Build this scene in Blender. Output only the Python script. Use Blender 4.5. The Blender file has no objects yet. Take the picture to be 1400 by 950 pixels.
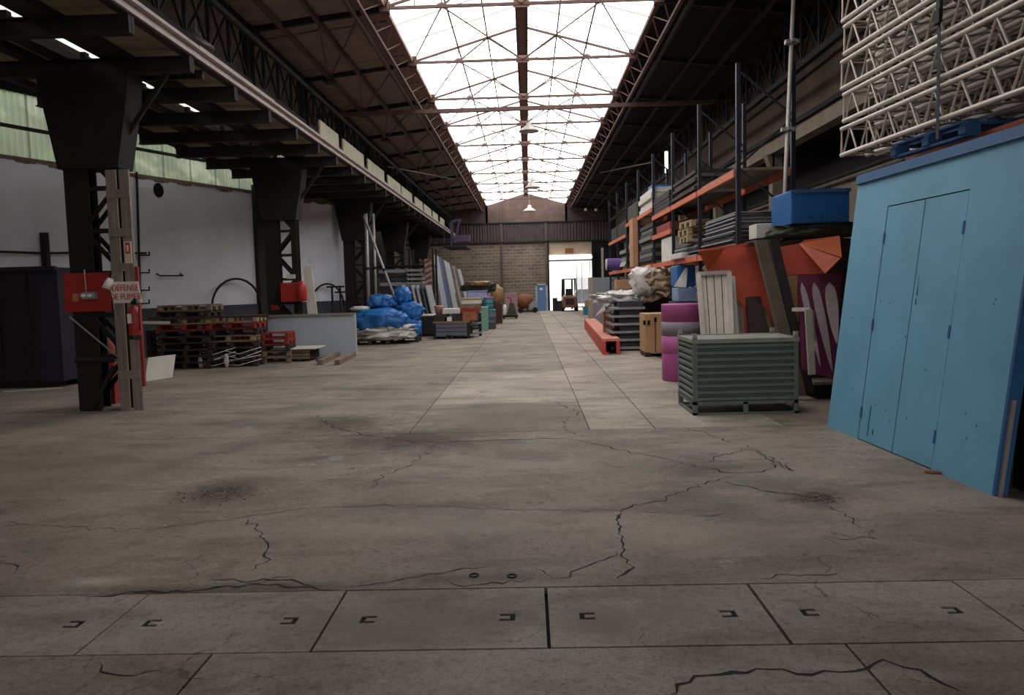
import bpy, bmesh, math, random
from mathutils import Vector, Matrix, noise
random.seed(7)
S = bpy.context.scene
COL = S.collection

# ------------------------------------------------------------------ camera
F = 1050.0                      # focal length in pixels of a 1400x950 frame
EYE = Vector((0, 0, 1.65))
dY = Vector((22 / F, -82 / F, 1)).normalized()          # hall axis seen from the camera (x right, y down, z forward)
hz = Vector((1, -0.026, 0))
dX = (hz - dY * hz.dot(dY)).normalized()
dZ = dY.cross(dX)
if dZ.y > 0: dZ = -dZ                                    # world up points to the top of the frame
def to_world(v): return Vector((v.dot(dX), v.dot(dY), v.dot(dZ)))
cam = bpy.data.objects.new('camera', bpy.data.cameras.new('camera'))
COL.objects.link(cam)
cx, cy, cz = to_world(Vector((1, 0, 0))), to_world(Vector((0, -1, 0))), to_world(Vector((0, 0, -1)))
mw = Matrix((cx, cy, cz)).transposed().to_4x4(); mw.translation = EYE
cam.matrix_world = mw
cam.data.sensor_width = 36; cam.data.lens = F / 1400 * 36
cam.data.clip_start = 0.05; cam.data.clip_end = 400
S.camera = cam
def ray(px, py): return to_world(Vector(((px - 700) / F, (py - 475) / F, 1)))
def at(px, py, Y):                       # point of the vertical plane Y = const
    r = ray(px, py); return EYE + r * (Y / r.y)
def gp(px, py, z=0.0):                   # point of the level plane z = const
    r = ray(px, py); return EYE + r * ((z - EYE.z) / r.z)
def onx(px, py, X):                      # point of the plane X = const
    r = ray(px, py); return EYE + r * (X / r.x)

# ------------------------------------------------------------------ light
W = bpy.data.worlds.new('overcast_sky'); S.world = W; W.use_nodes = True
bg = W.node_tree.nodes['Background']
bg.inputs[0].default_value = (1.0, 0.98, 0.965, 1); bg.inputs[1].default_value = 4.0
S.view_settings.view_transform = 'Standard'; S.view_settings.look = 'None'
S.view_settings.gamma = 1; S.view_settings.use_curve_mapping = False
S.view_settings.exposure = 0.22
S.cycles.max_bounces = 7; S.cycles.diffuse_bounces = 4; S.cycles.transparent_max_bounces = 10
S.cycles.caustics_reflective = False; S.cycles.caustics_refractive = False
def portal(name, loc, rot, sx, sy):
    l = bpy.data.lights.new(name, 'AREA'); l.shape = 'RECTANGLE'; l.size = sx; l.size_y = sy
    l.cycles.is_portal = True
    o = bpy.data.objects.new(name, l); COL.objects.link(o); o.location = loc; o.rotation_euler = rot
SKY0, SKY1 = 7.0, 54.0
for s in (-1, 1):
    portal('sky_portal', (s * 1.38, (SKY0 + SKY1) / 2, 7.95), (0, -s * math.atan2(-0.8, 2.75) * -1, 0), 2.9, SKY1 - SKY0)
portal('door_portal', (3.0, 54.3, 1.7), (math.radians(90), 0, math.pi), 3.0, 3.4)
portal('door_portal', (0.0, -8.4, 2.1), (math.radians(90), 0, 0), 7.0, 4.2)

# ------------------------------------------------------------------ materials
def lin(h):
    h = h.lstrip('#'); c = [int(h[i:i + 2], 16) / 255 for i in (0, 2, 4)]
    return [x / 12.92 if x <= .04045 else ((x + .055) / 1.055) ** 2.4 for x in c]
MATS = {}
def M(name, hexc, rough=.6, metal=0, var=.25, scale=4, bump=.0, bscale=30, spec=.4, stretch=None, dirt=None):
    if name in MATS: return MATS[name]
    m = bpy.data.materials.new(name); m.use_nodes = True; MATS[name] = m
    nt = m.node_tree; N = nt.nodes; L = nt.links; b = N['Principled BSDF']
    c = lin(hexc)
    tc = N.new('ShaderNodeTexCoord'); mp = N.new('ShaderNodeMapping')
    L.new(tc.outputs['Object'], mp.inputs[0])
    if stretch: mp.inputs['Scale'].default_value = stretch
    n = N.new('ShaderNodeTexNoise'); n.inputs['Scale'].default_value = scale; n.inputs['Detail'].default_value = 6; n.inputs['Roughness'].default_value = .65
    L.new(mp.outputs[0], n.inputs['Vector'])
    r = N.new('ShaderNodeValToRGB')
    r.color_ramp.elements[0].position = .3; r.color_ramp.elements[1].position = .72
    r.color_ramp.elements[0].color = [x * (1 - var) for x in c] + [1]
    r.color_ramp.elements[1].color = [min(1, x * (1 + var * .6)) for x in c] + [1]
    L.new(n.outputs['Fac'], r.inputs[0]); out = r.outputs[0]
    if dirt:
        n2 = N.new('ShaderNodeTexNoise'); n2.inputs['Scale'].default_value = dirt[1]; n2.inputs['Detail'].default_value = 9; n2.inputs['Roughness'].default_value = .75
        L.new(mp.outputs[0], n2.inputs['Vector'])
        r2 = N.new('ShaderNodeValToRGB'); r2.color_ramp.elements[0].position = dirt[2]; r2.color_ramp.elements[1].position = dirt[2] + .12
        L.new(n2.outputs['Fac'], r2.inputs[0])
        mx = N.new('ShaderNodeMix'); mx.data_type = 'RGBA'
        L.new(r2.outputs[0], mx.inputs[0]); L.new(out, mx.inputs[6]); mx.inputs[7].default_value = lin(dirt[0]) + [1]
        out = mx.outputs[2]
    L.new(out, b.inputs['Base Color'])
    b.inputs['Roughness'].default_value = rough; b.inputs['Metallic'].default_value = metal
    b.inputs['Specular IOR Level'].default_value = spec
    if bump:
        n3 = N.new('ShaderNodeTexNoise'); n3.inputs['Scale'].default_value = bscale; n3.inputs['Detail'].default_value = 4
        L.new(mp.outputs[0], n3.inputs['Vector'])
        bp = N.new('ShaderNodeBump'); bp.inputs['Strength'].default_value = bump; bp.inputs['Distance'].default_value = .02
        L.new(n3.outputs['Fac'], bp.inputs['Height']); L.new(bp.outputs[0], b.inputs['Normal'])
    return m
def sheet_mat(name, hexc, clear, trans):     # daylight sheeting: part clear, part milky
    m = bpy.data.materials.new(name); m.use_nodes = True; nt = m.node_tree; N = nt.nodes; L = nt.links
    N.remove(N['Principled BSDF']); c = lin(hexc)
    t = N.new('ShaderNodeBsdfTransparent'); t.inputs[0].default_value = [x * clear for x in c] + [1]
    tr = N.new('ShaderNodeBsdfTranslucent'); tr.inputs[0].default_value = [x * trans for x in c] + [1]
    a = N.new('ShaderNodeAddShader'); L.new(t.outputs[0], a.inputs[0]); L.new(tr.outputs[0], a.inputs[1])
    L.new(a.outputs[0], N['Material Output'].inputs[0]); return m
def emit_mat(name, hexc, st):
    m = bpy.data.materials.new(name); m.use_nodes = True; b = m.node_tree.nodes['Principled BSDF']
    b.inputs['Base Color'].default_value = lin(hexc) + [1]; b.inputs['Emission Color'].default_value = lin(hexc) + [1]; b.inputs['Emission Strength'].default_value = st
    return m
GLAZE = sheet_mat('roof_glazing', '#f4f6f6', .62, .3)
STRIP = sheet_mat('corrugated_daylight_sheet', '#e4e6dc', .16, .17)
SLOT = sheet_mat('milky_roof_sheet', '#e8ecea', .02, .3)
steel_dark = M('blackened_steel', '#1b1716', .75, 0, .4, 3, dirt=('#33251f', 6, .62))
steel_truss = M('rusty_brown_steel', '#5f4640', .8, 0, .35, 5, dirt=('#7a5246', 9, .6))
steel_beam = M('dark_brown_steel', '#33282a', .75, 0, .4, 3)
rust_pink = M('flaking_pinkish_primer', '#8c6a62', .8, 0, .4, 8)
soffit = M('weathered_grey_soffit', '#9c907f', .9, 0, .35, 2.2, dirt=('#5f5548', 3, .6))
fascia = M('pale_painted_fascia', '#b9a9a4', .7, 0, .25, 6, dirt=('#6d5a50', 8, .63))
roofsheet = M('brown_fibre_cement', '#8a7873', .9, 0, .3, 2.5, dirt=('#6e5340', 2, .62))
roofdark = M('dark_roof_boards', '#1d1719', .9, 0, .3, 2)  # near-black boards, much darker than the left roof sheets
whitewall = M('whitewashed_render', '#cfd0d6', .9, 0, .14, .7, .25, 8, dirt=('#aca2a0', .6, .6))
plinthm = M('dark_grey_plinth', '#3a3a40', .9, 0, .3, 2)
concr_panel = M('brown_stained_concrete', '#6d5c50', .9, 0, .4, 1.2, .2, 12, stretch=(1, 1, .25))
concr_beam = M('pale_concrete_beam', '#968778', .85, 0, .25, 2)
concr_wall = M('rough_concrete_wall', '#87796b', .9, 0, .3, 2, .3, 15)
wood_old = M('weathered_grey_timber', '#8a7d74', .85, 0, .35, 3, .2, 40, stretch=(6, 6, .6))
wood_pal = M('pallet_timber', '#7c6a58', .85, 0, .4, 4)
wood_light = M('pale_pallet_timber', '#9a8868', .8, 0, .3, 4)
wood_dark = M('dark_stained_timber', '#3b2c29', .8, 0, .4, 4)
redp = M('red_paint', '#a32b24', .45, 0, .15, 4)
redpal = M('faded_red_paint', '#8d2c26', .6, 0, .35, 6)
white_p = M('off_white_board', '#c9c3b8', .7, 0, .12, 3)
cardboard = M('brown_cardboard', '#b28462', .85, 0, .15, 3)
orange = M('orange_rack_steel', '#c8694a', .55, 0, .2, 3)
rackblue = M('dark_blue_rack_steel', '#1a1c28', .5, .0, .25, 3)
galv = M('galvanised_steel', '#a39a96', .5, .35, .2, 8)
alu = M('brushed_aluminium', '#c9bcb2', .42, .25, .15, 8)
alud = M('dull_aluminium', '#8c8078', .55, .25, .2, 8)
bluepanel = M('sky_blue_painted_ply', '#6aa0bb', .6, 0, .14, 1.5, .05, 25, dirt=('#4d86a6', 5, .7))
bluedark = M('darker_blue_painted_edge', '#2d5c88', .6, 0, .2, 3)
bluep = M('blue_plastic', '#1f5c9c', .4, 0, .2, 4)
tarp = M('blue_tarpaulin', '#2a6cb0', .42, 0, .25, 5, .15, 12)
tarpgrey = M('grey_blue_tarpaulin', '#7c8494', .55, 0, .25, 5, .15, 12)
whitecloth = M('white_cloth', '#d3cfc8', .9, 0, .18, 6, .4, 14)
wrap = M('clear_stretch_wrap', '#cfc9c6', .35, 0, .25, 5, .5, 20, spec=.7)
greycab = M('grey_painted_board', '#8c8e95', .7, 0, .15, 3)
counterm = M('grey_laminate', '#9fa4ac', .6, 0, .08, 1)
greencr = M('grey_green_steel', '#69716a', .6, .1, .2, 3, dirt=('#6e6154', 7, .66))
pink = M('magenta_paint', '#a54f86', .55, 0, .1, 3)
drumgrey = M('grey_band_paint', '#7d7480', .6, 0, .1, 3)
redsheet = M('red_orange_panel', '#d9604a', .55, 0, .12, 2)
orsheet = M('orange_panel', '#cf6a44', .6, 0, .15, 2)
purple = M('purple_paint', '#5f4487', .6, 0, .2, 3)
magpanel = M('dark_magenta_panel', '#6b2a48', .6, 0, .2, 3)
lilac = M('lilac_cover', '#9aa0c8', .7, 0, .15, 3)
pinkl = M('pale_pink_cover', '#c69aa6', .7, 0, .15, 3)
teal = M('mint_green_paint', '#769f8e', .6, 0, .15, 3)
tealb = M('blue_green_plastic', '#3f7f8d', .5, 0, .15, 3)
black = M('black_plastic', '#18181a', .5, 0, .2, 4)
rubber = M('black_rubber', '#141414', .8, 0, .2, 4)
graypl = M('grey_board_edges', '#8f9093', .7, 0, .3, 10)
olive = M('olive_dark_cloth', '#3e3f33', .9, 0, .3, 4)
rustyb = M('rusty_orange_steel', '#9a5c3e', .7, 0, .35, 6)
seal_dirt = M('black_crack_dirt', '#231c18', .95, 0, .3, 20)
hole = M('recess_shade_black', '#050505', .95, 0, .1, 4)  # near-black colour stands for the shade inside slots, holes and joints
yellow = M('ochre_plastic', '#8f7248', .6, 0, .25, 4)
doorblue = M('blue_grey_door', '#5b7da5', .55, 0, .1, 3)
signwhite = M('white_sign_plate', '#e2d9d0', .5, 0, .06, 4)
signred = M('red_lettering', '#b8342c', .5, 0, .08, 4)
darkcont = M('dark_purple_steel', '#1b1519', .7, 0, .35, 2)
darkpurp = M('dark_indigo_steel', '#1c1928', .7, 0, .25, 2)

# ------------------------------------------------------------------ mesh builder
class MB:
    def __init__(s): s.v = []; s.f = []
    def add(s, vs, fs):
        o = len(s.v); s.v += [Vector(v) for v in vs]; s.f += [tuple(i + o for i in f) for f in fs]; return s
    def box(s, lo, hi, R=None, c=None):
        lo = Vector(lo); hi = Vector(hi)
        vs = [Vector((x, y, z)) for z in (lo.z, hi.z) for y in (lo.y, hi.y) for x in (lo.x, hi.x)]
        if R is not None:
            c = Vector(c) if c is not None else (lo + hi) / 2
            vs = [R @ (v - c) + c for v in vs]
        return s.add(vs, [(0, 2, 3, 1), (4, 5, 7, 6), (0, 1, 5, 4), (2, 6, 7, 3), (0, 4, 6, 2), (1, 3, 7, 5)])
    def quad(s, a, b, c, d, t=0.0):           # plate a-b-c-d with thickness t along its normal
        a, b, c, d = map(Vector, (a, b, c, d)); n = (b - a).cross(d - a).normalized() * t
        if not t: return s.add([a, b, c, d], [(0, 1, 2, 3)])
        return s.add([a, b, c, d, a + n, b + n, c + n, d + n], [(0, 3, 2, 1), (4, 5, 6, 7), (0, 1, 5, 4), (1, 2, 6, 5), (2, 3, 7, 6), (3, 0, 4, 7)])
    def bar(s, p, q, w, h=None, up=(0, 0, 1)):
        p = Vector(p); q = Vector(q); h = h or w; d = (q - p).normalized(); up = Vector(up)
        if abs(d.dot(up)) > .97: up = Vector((0, 1, 0)) if abs(d.y) < .9 else Vector((1, 0, 0))
        a = d.cross(up).normalized() * w / 2; b = a.cross(d).normalized() * h / 2
        vs = [e + i * a + j * b for e in (p, q) for i, j in ((-1, -1), (1, -1), (1, 1), (-1, 1))]
        return s.add(vs, [(0, 1, 2, 3), (7, 6, 5, 4), (0, 4, 5, 1), (1, 5, 6, 2), (2, 6, 7, 3), (3, 7, 4, 0)])
    def tube(s, pts, r, n=8, cap=True):
        pts = [Vector(p) for p in pts]; rs = r if isinstance(r, (list, tuple)) else [r] * len(pts)
        o = len(s.v); up = Vector((0, 0, 1)); a = None
        for i, p in enumerate(pts):
            d = (pts[min(i + 1, len(pts) - 1)] - pts[max(i - 1, 0)]).normalized()
            if a is None:
                a = d.cross(up if abs(d.z) < .9 else Vector((1, 0, 0))).normalized()
            else: a = (a - d * a.dot(d)).normalized()
            b = d.cross(a)
            for k in range(n):
                t = 2 * math.pi * k / n; s.v.append(p + (a * math.cos(t) + b * math.sin(t)) * rs[i])
        for i in range(len(pts) - 1):
            for k in range(n):
                k2 = (k + 1) % n; s.f.append((o + i * n + k, o + i * n + k2, o + (i + 1) * n + k2, o + (i + 1) * n + k))
        if cap: s.f.append(tuple(o + k for k in reversed(range(n)))); s.f.append(tuple(o + (len(pts) - 1) * n + k for k in range(n)))
        return s
    def lathe(s, prof, c=(0, 0, 0), n=20):      # prof: (r, z) bottom to top
        return s.tube([Vector(c) + Vector((0, 0, z)) for r, z in prof], [max(r, .0005) for r, z in prof], n) if False else s._lathe(prof, c, n)
    def _lathe(s, prof, c, n):
        o = len(s.v); c = Vector(c)
        for r, z in prof:
            for k in range(n):
                t = 2 * math.pi * k / n; s.v.append(c + Vector((r * math.cos(t), r * math.sin(t), z)))
        for i in range(len(prof) - 1):
            for k in range(n):
                k2 = (k + 1) % n; s.f.append((o + i * n + k, o + i * n + k2, o + (i + 1) * n + k2, o + (i + 1) * n + k))
        s.f.append(tuple(o + k for k in reversed(range(n)))); s.f.append(tuple(o + (len(prof) - 1) * n + k for k in range(n)))
        return s
    def blob(s, c, r, amp=.12, fr=2.0, sub=3, seed=0, power=.8, zmin=None, crease=1.1):
        bm = bmesh.new(); bmesh.ops.create_icosphere(bm, subdivisions=sub, radius=1)
        c = Vector(c); o = len(s.v)
        for v in bm.verts:
            p = v.co.copy()
            q = Vector([math.copysign(abs(x) ** power, x) for x in p])
            d = 1 + amp * (crease * (.25 - abs(noise.noise(p * fr * 1.9 + Vector((seed, seed, 0)))) - .6 * abs(noise.noise(p * fr * 4.3 + Vector((seed, 3, 0))))) + noise.noise(p * fr + Vector((seed, 0, 0))) + .5 * noise.noise(p * fr * 2.7 + Vector((0, seed, 0))) + .35 * abs(noise.noise(p * fr * 5 + Vector((0, 0, seed)))))
            w = c + Vector((q.x * r[0] * d, q.y * r[1] * d, q.z * r[2] * d))
            if zmin is not None and w.z < zmin: w.z = zmin
            s.v.append(w)
        for f in bm.faces: s.f.append(tuple(o + v.index for v in f.verts))
        bm.free(); return s
    def mesh(s, name, smooth=False, org=None):
        me = bpy.data.meshes.new(name)
        vs = [tuple(v - org) for v in s.v] if org else [tuple(v) for v in s.v]
        me.from_pydata(vs, [], s.f); me.update()
        if smooth: me.polygons.foreach_set('use_smooth', [True] * len(me.polygons))
        return me
def link(name, me, m, parent=None, loc=(0, 0, 0)):
    o = bpy.data.objects.new(name, me); COL.objects.link(o); o.location = loc
    if m and not me.materials: me.materials.append(m)
    if parent: o.parent = parent
    return o
# a top-level thing: Empty at its base; parts are modelled in world coordinates and stored relative to it
class T:
    def __init__(s, name, label=None, cat=None, loc=(0, 0, 0), group=None, kind=None):
        s.e = bpy.data.objects.new(name, None); COL.objects.link(s.e); s.e.empty_display_size = .2
        s.loc = Vector(loc); s.e.location = s.loc
        tag(s.e, label, cat, group, kind)
    def part(s, name, mb, m, parent=None, smooth=False, label=None, kind=None):
        o = link(name, mb.mesh(name, smooth, s.loc), m, parent or s.e)
        if label: o['label'] = label
        if kind: o['kind'] = kind
        return o
    def share(s, name, me, loc, parent=None, rot=None):   # a part that shares its mesh; loc in world
        o = link(name, me, None, parent or s.e, Vector(loc) - s.loc)
        if rot: o.rotation_euler = rot
        return o
def tag(o, label=None, cat=None, group=None, kind=None):
    if label: o['label'] = label
    if cat: o['category'] = cat
    if group: o['group'] = group
    if kind: o['kind'] = kind
    return o
def one(name, mb, m, label, cat, loc, group=None, smooth=False):   # a thing that is one mesh
    o = link(name, mb.mesh(name, smooth, Vector(loc)), m, None, loc); return tag(o, label, cat, group)
def copy_thing(root, loc, rz, label, group=None):
    def cp(o, par):
        c = o.copy(); COL.objects.link(c)
        if par: c.parent = par
        for ch in list(kids.get(o.name, [])): cp(ch, c)
        return c
    kids = {}
    for o in root.children_recursive: kids.setdefault(o.parent.name, []).append(o)
    r = cp(root, None); r.location = loc; r.rotation_euler = (0, 0, rz)
    if label: r['label'] = label
    if group: r['group'] = group
    return r
def bevel(o, w=.01, seg=2):
    b = o.modifiers.new('bevel', 'BEVEL'); b.width = w; b.segments = seg; b.limit_method = 'ANGLE'; return o
ORD = 'first second third fourth fifth sixth seventh eighth ninth tenth eleventh twelfth thirteenth fourteenth'.split()
def RZ(a): return Matrix.Rotation(a, 3, 'Z')
def RX(a): return Matrix.Rotation(a, 3, 'X')
def RY(a): return Matrix.Rotation(a, 3, 'Y')

# ------------------------------------------------------------------ concrete floor material
def floor_mat(name, base, patches=()):
    m = bpy.data.materials.new(name); m.use_nodes = True; nt = m.node_tree; N = nt.nodes; L = nt.links; b = N['Principled BSDF']
    g = N.new('ShaderNodeNewGeometry')
    def nz(sc, det=8, ro=.65, st=None, dist=0):
        mp = N.new('ShaderNodeMapping'); L.new(g.outputs['Position'], mp.inputs[0])
        if st: mp.inputs['Scale'].default_value = st
        n = N.new('ShaderNodeTexNoise'); n.inputs['Scale'].default_value = sc; n.inputs['Detail'].default_value = det; n.inputs['Roughness'].default_value = ro
        n.inputs['Distortion'].default_value = dist; L.new(mp.outputs[0], n.inputs['Vector']); return n.outputs['Fac']
    def ramp(fac, stops):
        r = N.new('ShaderNodeValToRGB'); e = r.color_ramp.elements
        while len(e) < len(stops): e.new(.5)
        for x, (p, c) in zip(e, stops): x.position = p; x.color = (list(c) + [1])
        L.new(fac, r.inputs[0]); return r.outputs[0]
    def mix(fac, a, bb, mode='MIX', k=None):
        x = N.new('ShaderNodeMix'); x.data_type = 'RGBA'; x.blend_type = mode
        if k is not None: x.inputs[0].default_value = k
        else: L.new(fac, x.inputs[0])
        L.new(a, x.inputs[6])
        if isinstance(bb, (list, tuple)): x.inputs[7].default_value = list(bb) + [1]
        else: L.new(bb, x.inputs[7])
        return x.outputs[2]
    c = lin(base)
    col = ramp(nz(.55, 8, .6), [(.3, [x * .6 for x in c]), (.5, c), (.72, [min(1, x * 1.3) for x in c])])
    col = mix(None, col, ramp(nz(2.2, 10, .7, (.45, 1, 1), .6), [(.3, (.5, .45, .42)), (.55, (1, 1, 1)), (.75, (1.0, 1.0, 1.0))]), 'MULTIPLY', .9)
    col = mix(None, col, ramp(nz(22, 6, .7), [(.32, (.4, .37, .34)), (.52, (1, 1, 1)), (.8, (1, 1, 1))]), 'MULTIPLY', .55)
    col = mix(ramp(nz(1.3, 9, .8, (.5, 1, 1), 1.0), [(.6, (0, 0, 0)), (.7, (.7, .7, .7))]), col, lin('#b5afa6'))
    col = mix(ramp(nz(.9, 9, .75, (1, .8, 1), .5), [(.6, (0, 0, 0)), (.72, (.6, .6, .6))]), col, lin('#5a4a3e'))
    vo = N.new('ShaderNodeTexVoronoi'); vo.feature = 'DISTANCE_TO_EDGE'; vo.inputs['Scale'].default_value = 1.1
    wv = N.new('ShaderNodeVectorMath'); wv.operation = 'MULTIPLY_ADD'; nn = N.new('ShaderNodeTexNoise'); nn.inputs['Scale'].default_value = 3.5; nn.inputs['Detail'].default_value = 6
    L.new(g.outputs['Position'], nn.inputs['Vector']); L.new(nn.outputs['Color'], wv.inputs[0]); wv.inputs[1].default_value = (.5, .5, 0); L.new(g.outputs['Position'], wv.inputs[2]); L.new(wv.outputs[0], vo.inputs['Vector'])
    ck = N.new('ShaderNodeMapRange'); ck.inputs[1].default_value = .0; ck.inputs[2].default_value = .009; ck.inputs[3].default_value = 1; ck.inputs[4].default_value = 0; L.new(vo.outputs['Distance'], ck.inputs[0])
    ms = N.new('ShaderNodeMath'); ms.operation = 'MULTIPLY'; L.new(ck.outputs[0], ms.inputs[0]); L.new(ramp(nz(.8, 4, .6), [(.52, (0, 0, 0)), (.6, (.75, .75, .75))]), ms.inputs[1])
    col = mix(ms.outputs[0], col, lin('#3d332c'))
    col = mix(None, col, ramp(nz(70, 3, .8), [(.36, (.45, .42, .4)), (.46, (1, 1, 1)), (.8, (1, 1, 1))]), 'MULTIPLY', .8)
    for (px, py, rx, ry, hexc, k) in patches:
        p = gp(px, py)
        mp = N.new('ShaderNodeMapping'); L.new(g.outputs['Position'], mp.inputs[0])
        mp.inputs['Scale'].default_value = (1 / rx, 1 / ry, 0); mp.inputs['Location'].default_value = (-p.x / rx, -p.y / ry, 0)
        ln = N.new('ShaderNodeVectorMath'); ln.operation = 'LENGTH'; L.new(mp.outputs[0], ln.inputs[0])
        ad = N.new('ShaderNodeMath'); ad.operation = 'MULTIPLY_ADD'; L.new(nz(4.5, 8, .8), ad.inputs[0]); ad.inputs[1].default_value = 2.2; L.new(ln.outputs['Value'], ad.inputs[2])
        col = mix(ramp(ad.outputs[0], [(0, (0, 0, 0)), (.999, (0, 0, 0))]) if False else None, col, col, 'MIX', 0) if False else col
        sb = N.new('ShaderNodeMapRange'); sb.inputs[1].default_value = 2.25; sb.inputs[2].default_value = 1.35; sb.inputs[3].default_value = 0; sb.inputs[4].default_value = k
        L.new(ad.outputs[0], sb.inputs[0]); col = mix(sb.outputs[0], col, lin(hexc))
    L.new(col, b.inputs['Base Color']); b.inputs['Roughness'].default_value = .8; b.inputs['Specular IOR Level'].default_value = .3
    bp = N.new('ShaderNodeBump'); bp.inputs['Strength'].default_value = .35; bp.inputs['Distance'].default_value = .01
    L.new(nz(18, 10, .75), bp.inputs['Height']); L.new(bp.outputs[0], b.inputs['Normal'])
    return m
fl_main = floor_mat('worn_concrete', '#8c8075', [
    (302, 672, .42, .42, '#43372d', .95), (350, 655, .35, .2, '#6a5c50', .6), (570, 600, 1.1, .8, '#44362b', .95), (690, 575, 1.3, 1.3, '#64554a', .6), (470, 578, .7, .8, '#44362b', .85),
    (1060, 662, .5, .28, '#615c58', .7), (1110, 680, .3, .3, '#43392f', .85), (300, 806, .9, .1, '#43392f', .7), (640, 790, .7, .1, '#4d4238', .6), (600, 720, 1.4, .35, '#a69b90', .4), (960, 735, 1.1, .4, '#a3978b', .35),
    (60, 640, 1.6, .8, '#6c5f55', .45), (130, 795, .25, .08, '#b9b2a9', .5), (400, 800, .3, .07, '#5d5349', .5)])
fl_right = floor_mat('pale_concrete_slab', '#a09488')
fl_trench = floor_mat('trench_cover_concrete', '#968c83', [(820, 850, .3, .22, '#73675b', .8), (560, 850, .6, .35, '#73675b', .6), (930, 830, .25, .2, '#75695e', .6)])

floor = T('floor', kind='structure')
base = MB().box((-20, -8, -.25), (9.5, 54.2, -.045)); floor.part('floor_base', base, hole)
YA, YB = gp(741, 886).y, gp(741, 802.5).y
def plate(x0, x1, y0, y1, mat_, name='slab', g=.006, slots=(), top=0.0):
    x0 += g; x1 -= g; y0 += g; y1 -= g
    if not slots:
        return floor.part(name, MB().box((x0, y0, -.04), (x1, y1, top)), mat_)
    # slots: list of rectangles sunk slightly, with black bottoms in place of deep shade
    xs = sorted({x0, x1, *[v for r in slots for v in (r[0], r[1])]}); ys = sorted({y0, y1, *[v for r in slots for v in (r[2], r[3])]})
    mb = MB(); mbh = MB()
    inside = lambda cx_, cy_: any(r[0] < cx_ < r[1] and r[2] < cy_ < r[3] for r in slots)
    for i in range(len(xs) - 1):
        for j in range(len(ys) - 1):
            if inside((xs[i] + xs[i + 1]) / 2, (ys[j] + ys[j + 1]) / 2):
                mbh.box((xs[i], ys[j], -.04), (xs[i + 1], ys[j + 1], -.008))
            else: mb.box((xs[i], ys[j], -.044), (xs[i + 1], ys[j + 1], 0))
    o = floor.part(name, mb, mat_); floor.part('lifting_slot', mbh, hole, o); return o
# near strip, trench covers, big cast slabs, slab rows
for x0, x1 in ((-20, -4.1), (-4.1, -1.5), (-1.5, 1.4), (1.4, 4.4), (4.4, 9.4)):
    plate(x0, x1, -8, YA, fl_trench if x0 > -3 else fl_main)
def cslot(x, y, d, w=.078, h=.085, t=.026):
    r = [(x - w / 2, x + w / 2, y - h / 2, y - h / 2 + t), (x - w / 2, x + w / 2, y + h / 2 - t, y + h / 2)]
    if d > 0: r.append((x - w / 2, x - w / 2 + t, y - h / 2, y + h / 2))
    else: r.append((x + w / 2 - t, x + w / 2, y - h / 2, y + h / 2))
    return r
PW = 1.105
for k in range(-9, 8):
    a = .057 + k * PW; y = (YA + YB) / 2 - .02
    sl = cslot(a + .2, y, 1) + cslot(a + PW - .2, y, -1)
    plate(a, a + PW, YA, YB, fl_trench, 'trench_cover', .009 if k in (0, 1, -1) else .004, sl)
plate(-20, -9.89, YA, YB, fl_main); plate(8.9, 9.4, YA, YB, fl_main)
yC = 8.75
for x0, x1 in ((-20, 9.4),): plate(x0, x1, YB, yC, fl_main)
# slab rows on the right of the hall
y = yC
xr = (.67, 1.42, 2.9, 4.6, 9.4)
while y < 54:
    step = 2.15 if y < 13 else 2.6
    y2 = min(y + step, 54.1)
    for i in range(4):
        o_ = (0, .9, .3, 1.2)[i] if y > yC else 0
        plate(xr[i], xr[i + 1], y, y2, fl_right if i < 2 else fl_main, 'slab', .006 if y < 30 else .01)
    y = y2
for y0, y1 in ((yC, 10.95), (10.95, 15.2), (15.2, 21), (21, 30), (30, 42), (42, 54.1)):
    for x0, x1 in ((-20, -6), (-6, -1.42), (-1.42, .67)):
        plate(x0, x1, y0, y1, fl_right if (x0 == -1.42 and y0 == 10.95) else fl_main, 'slab', .005)
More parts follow.
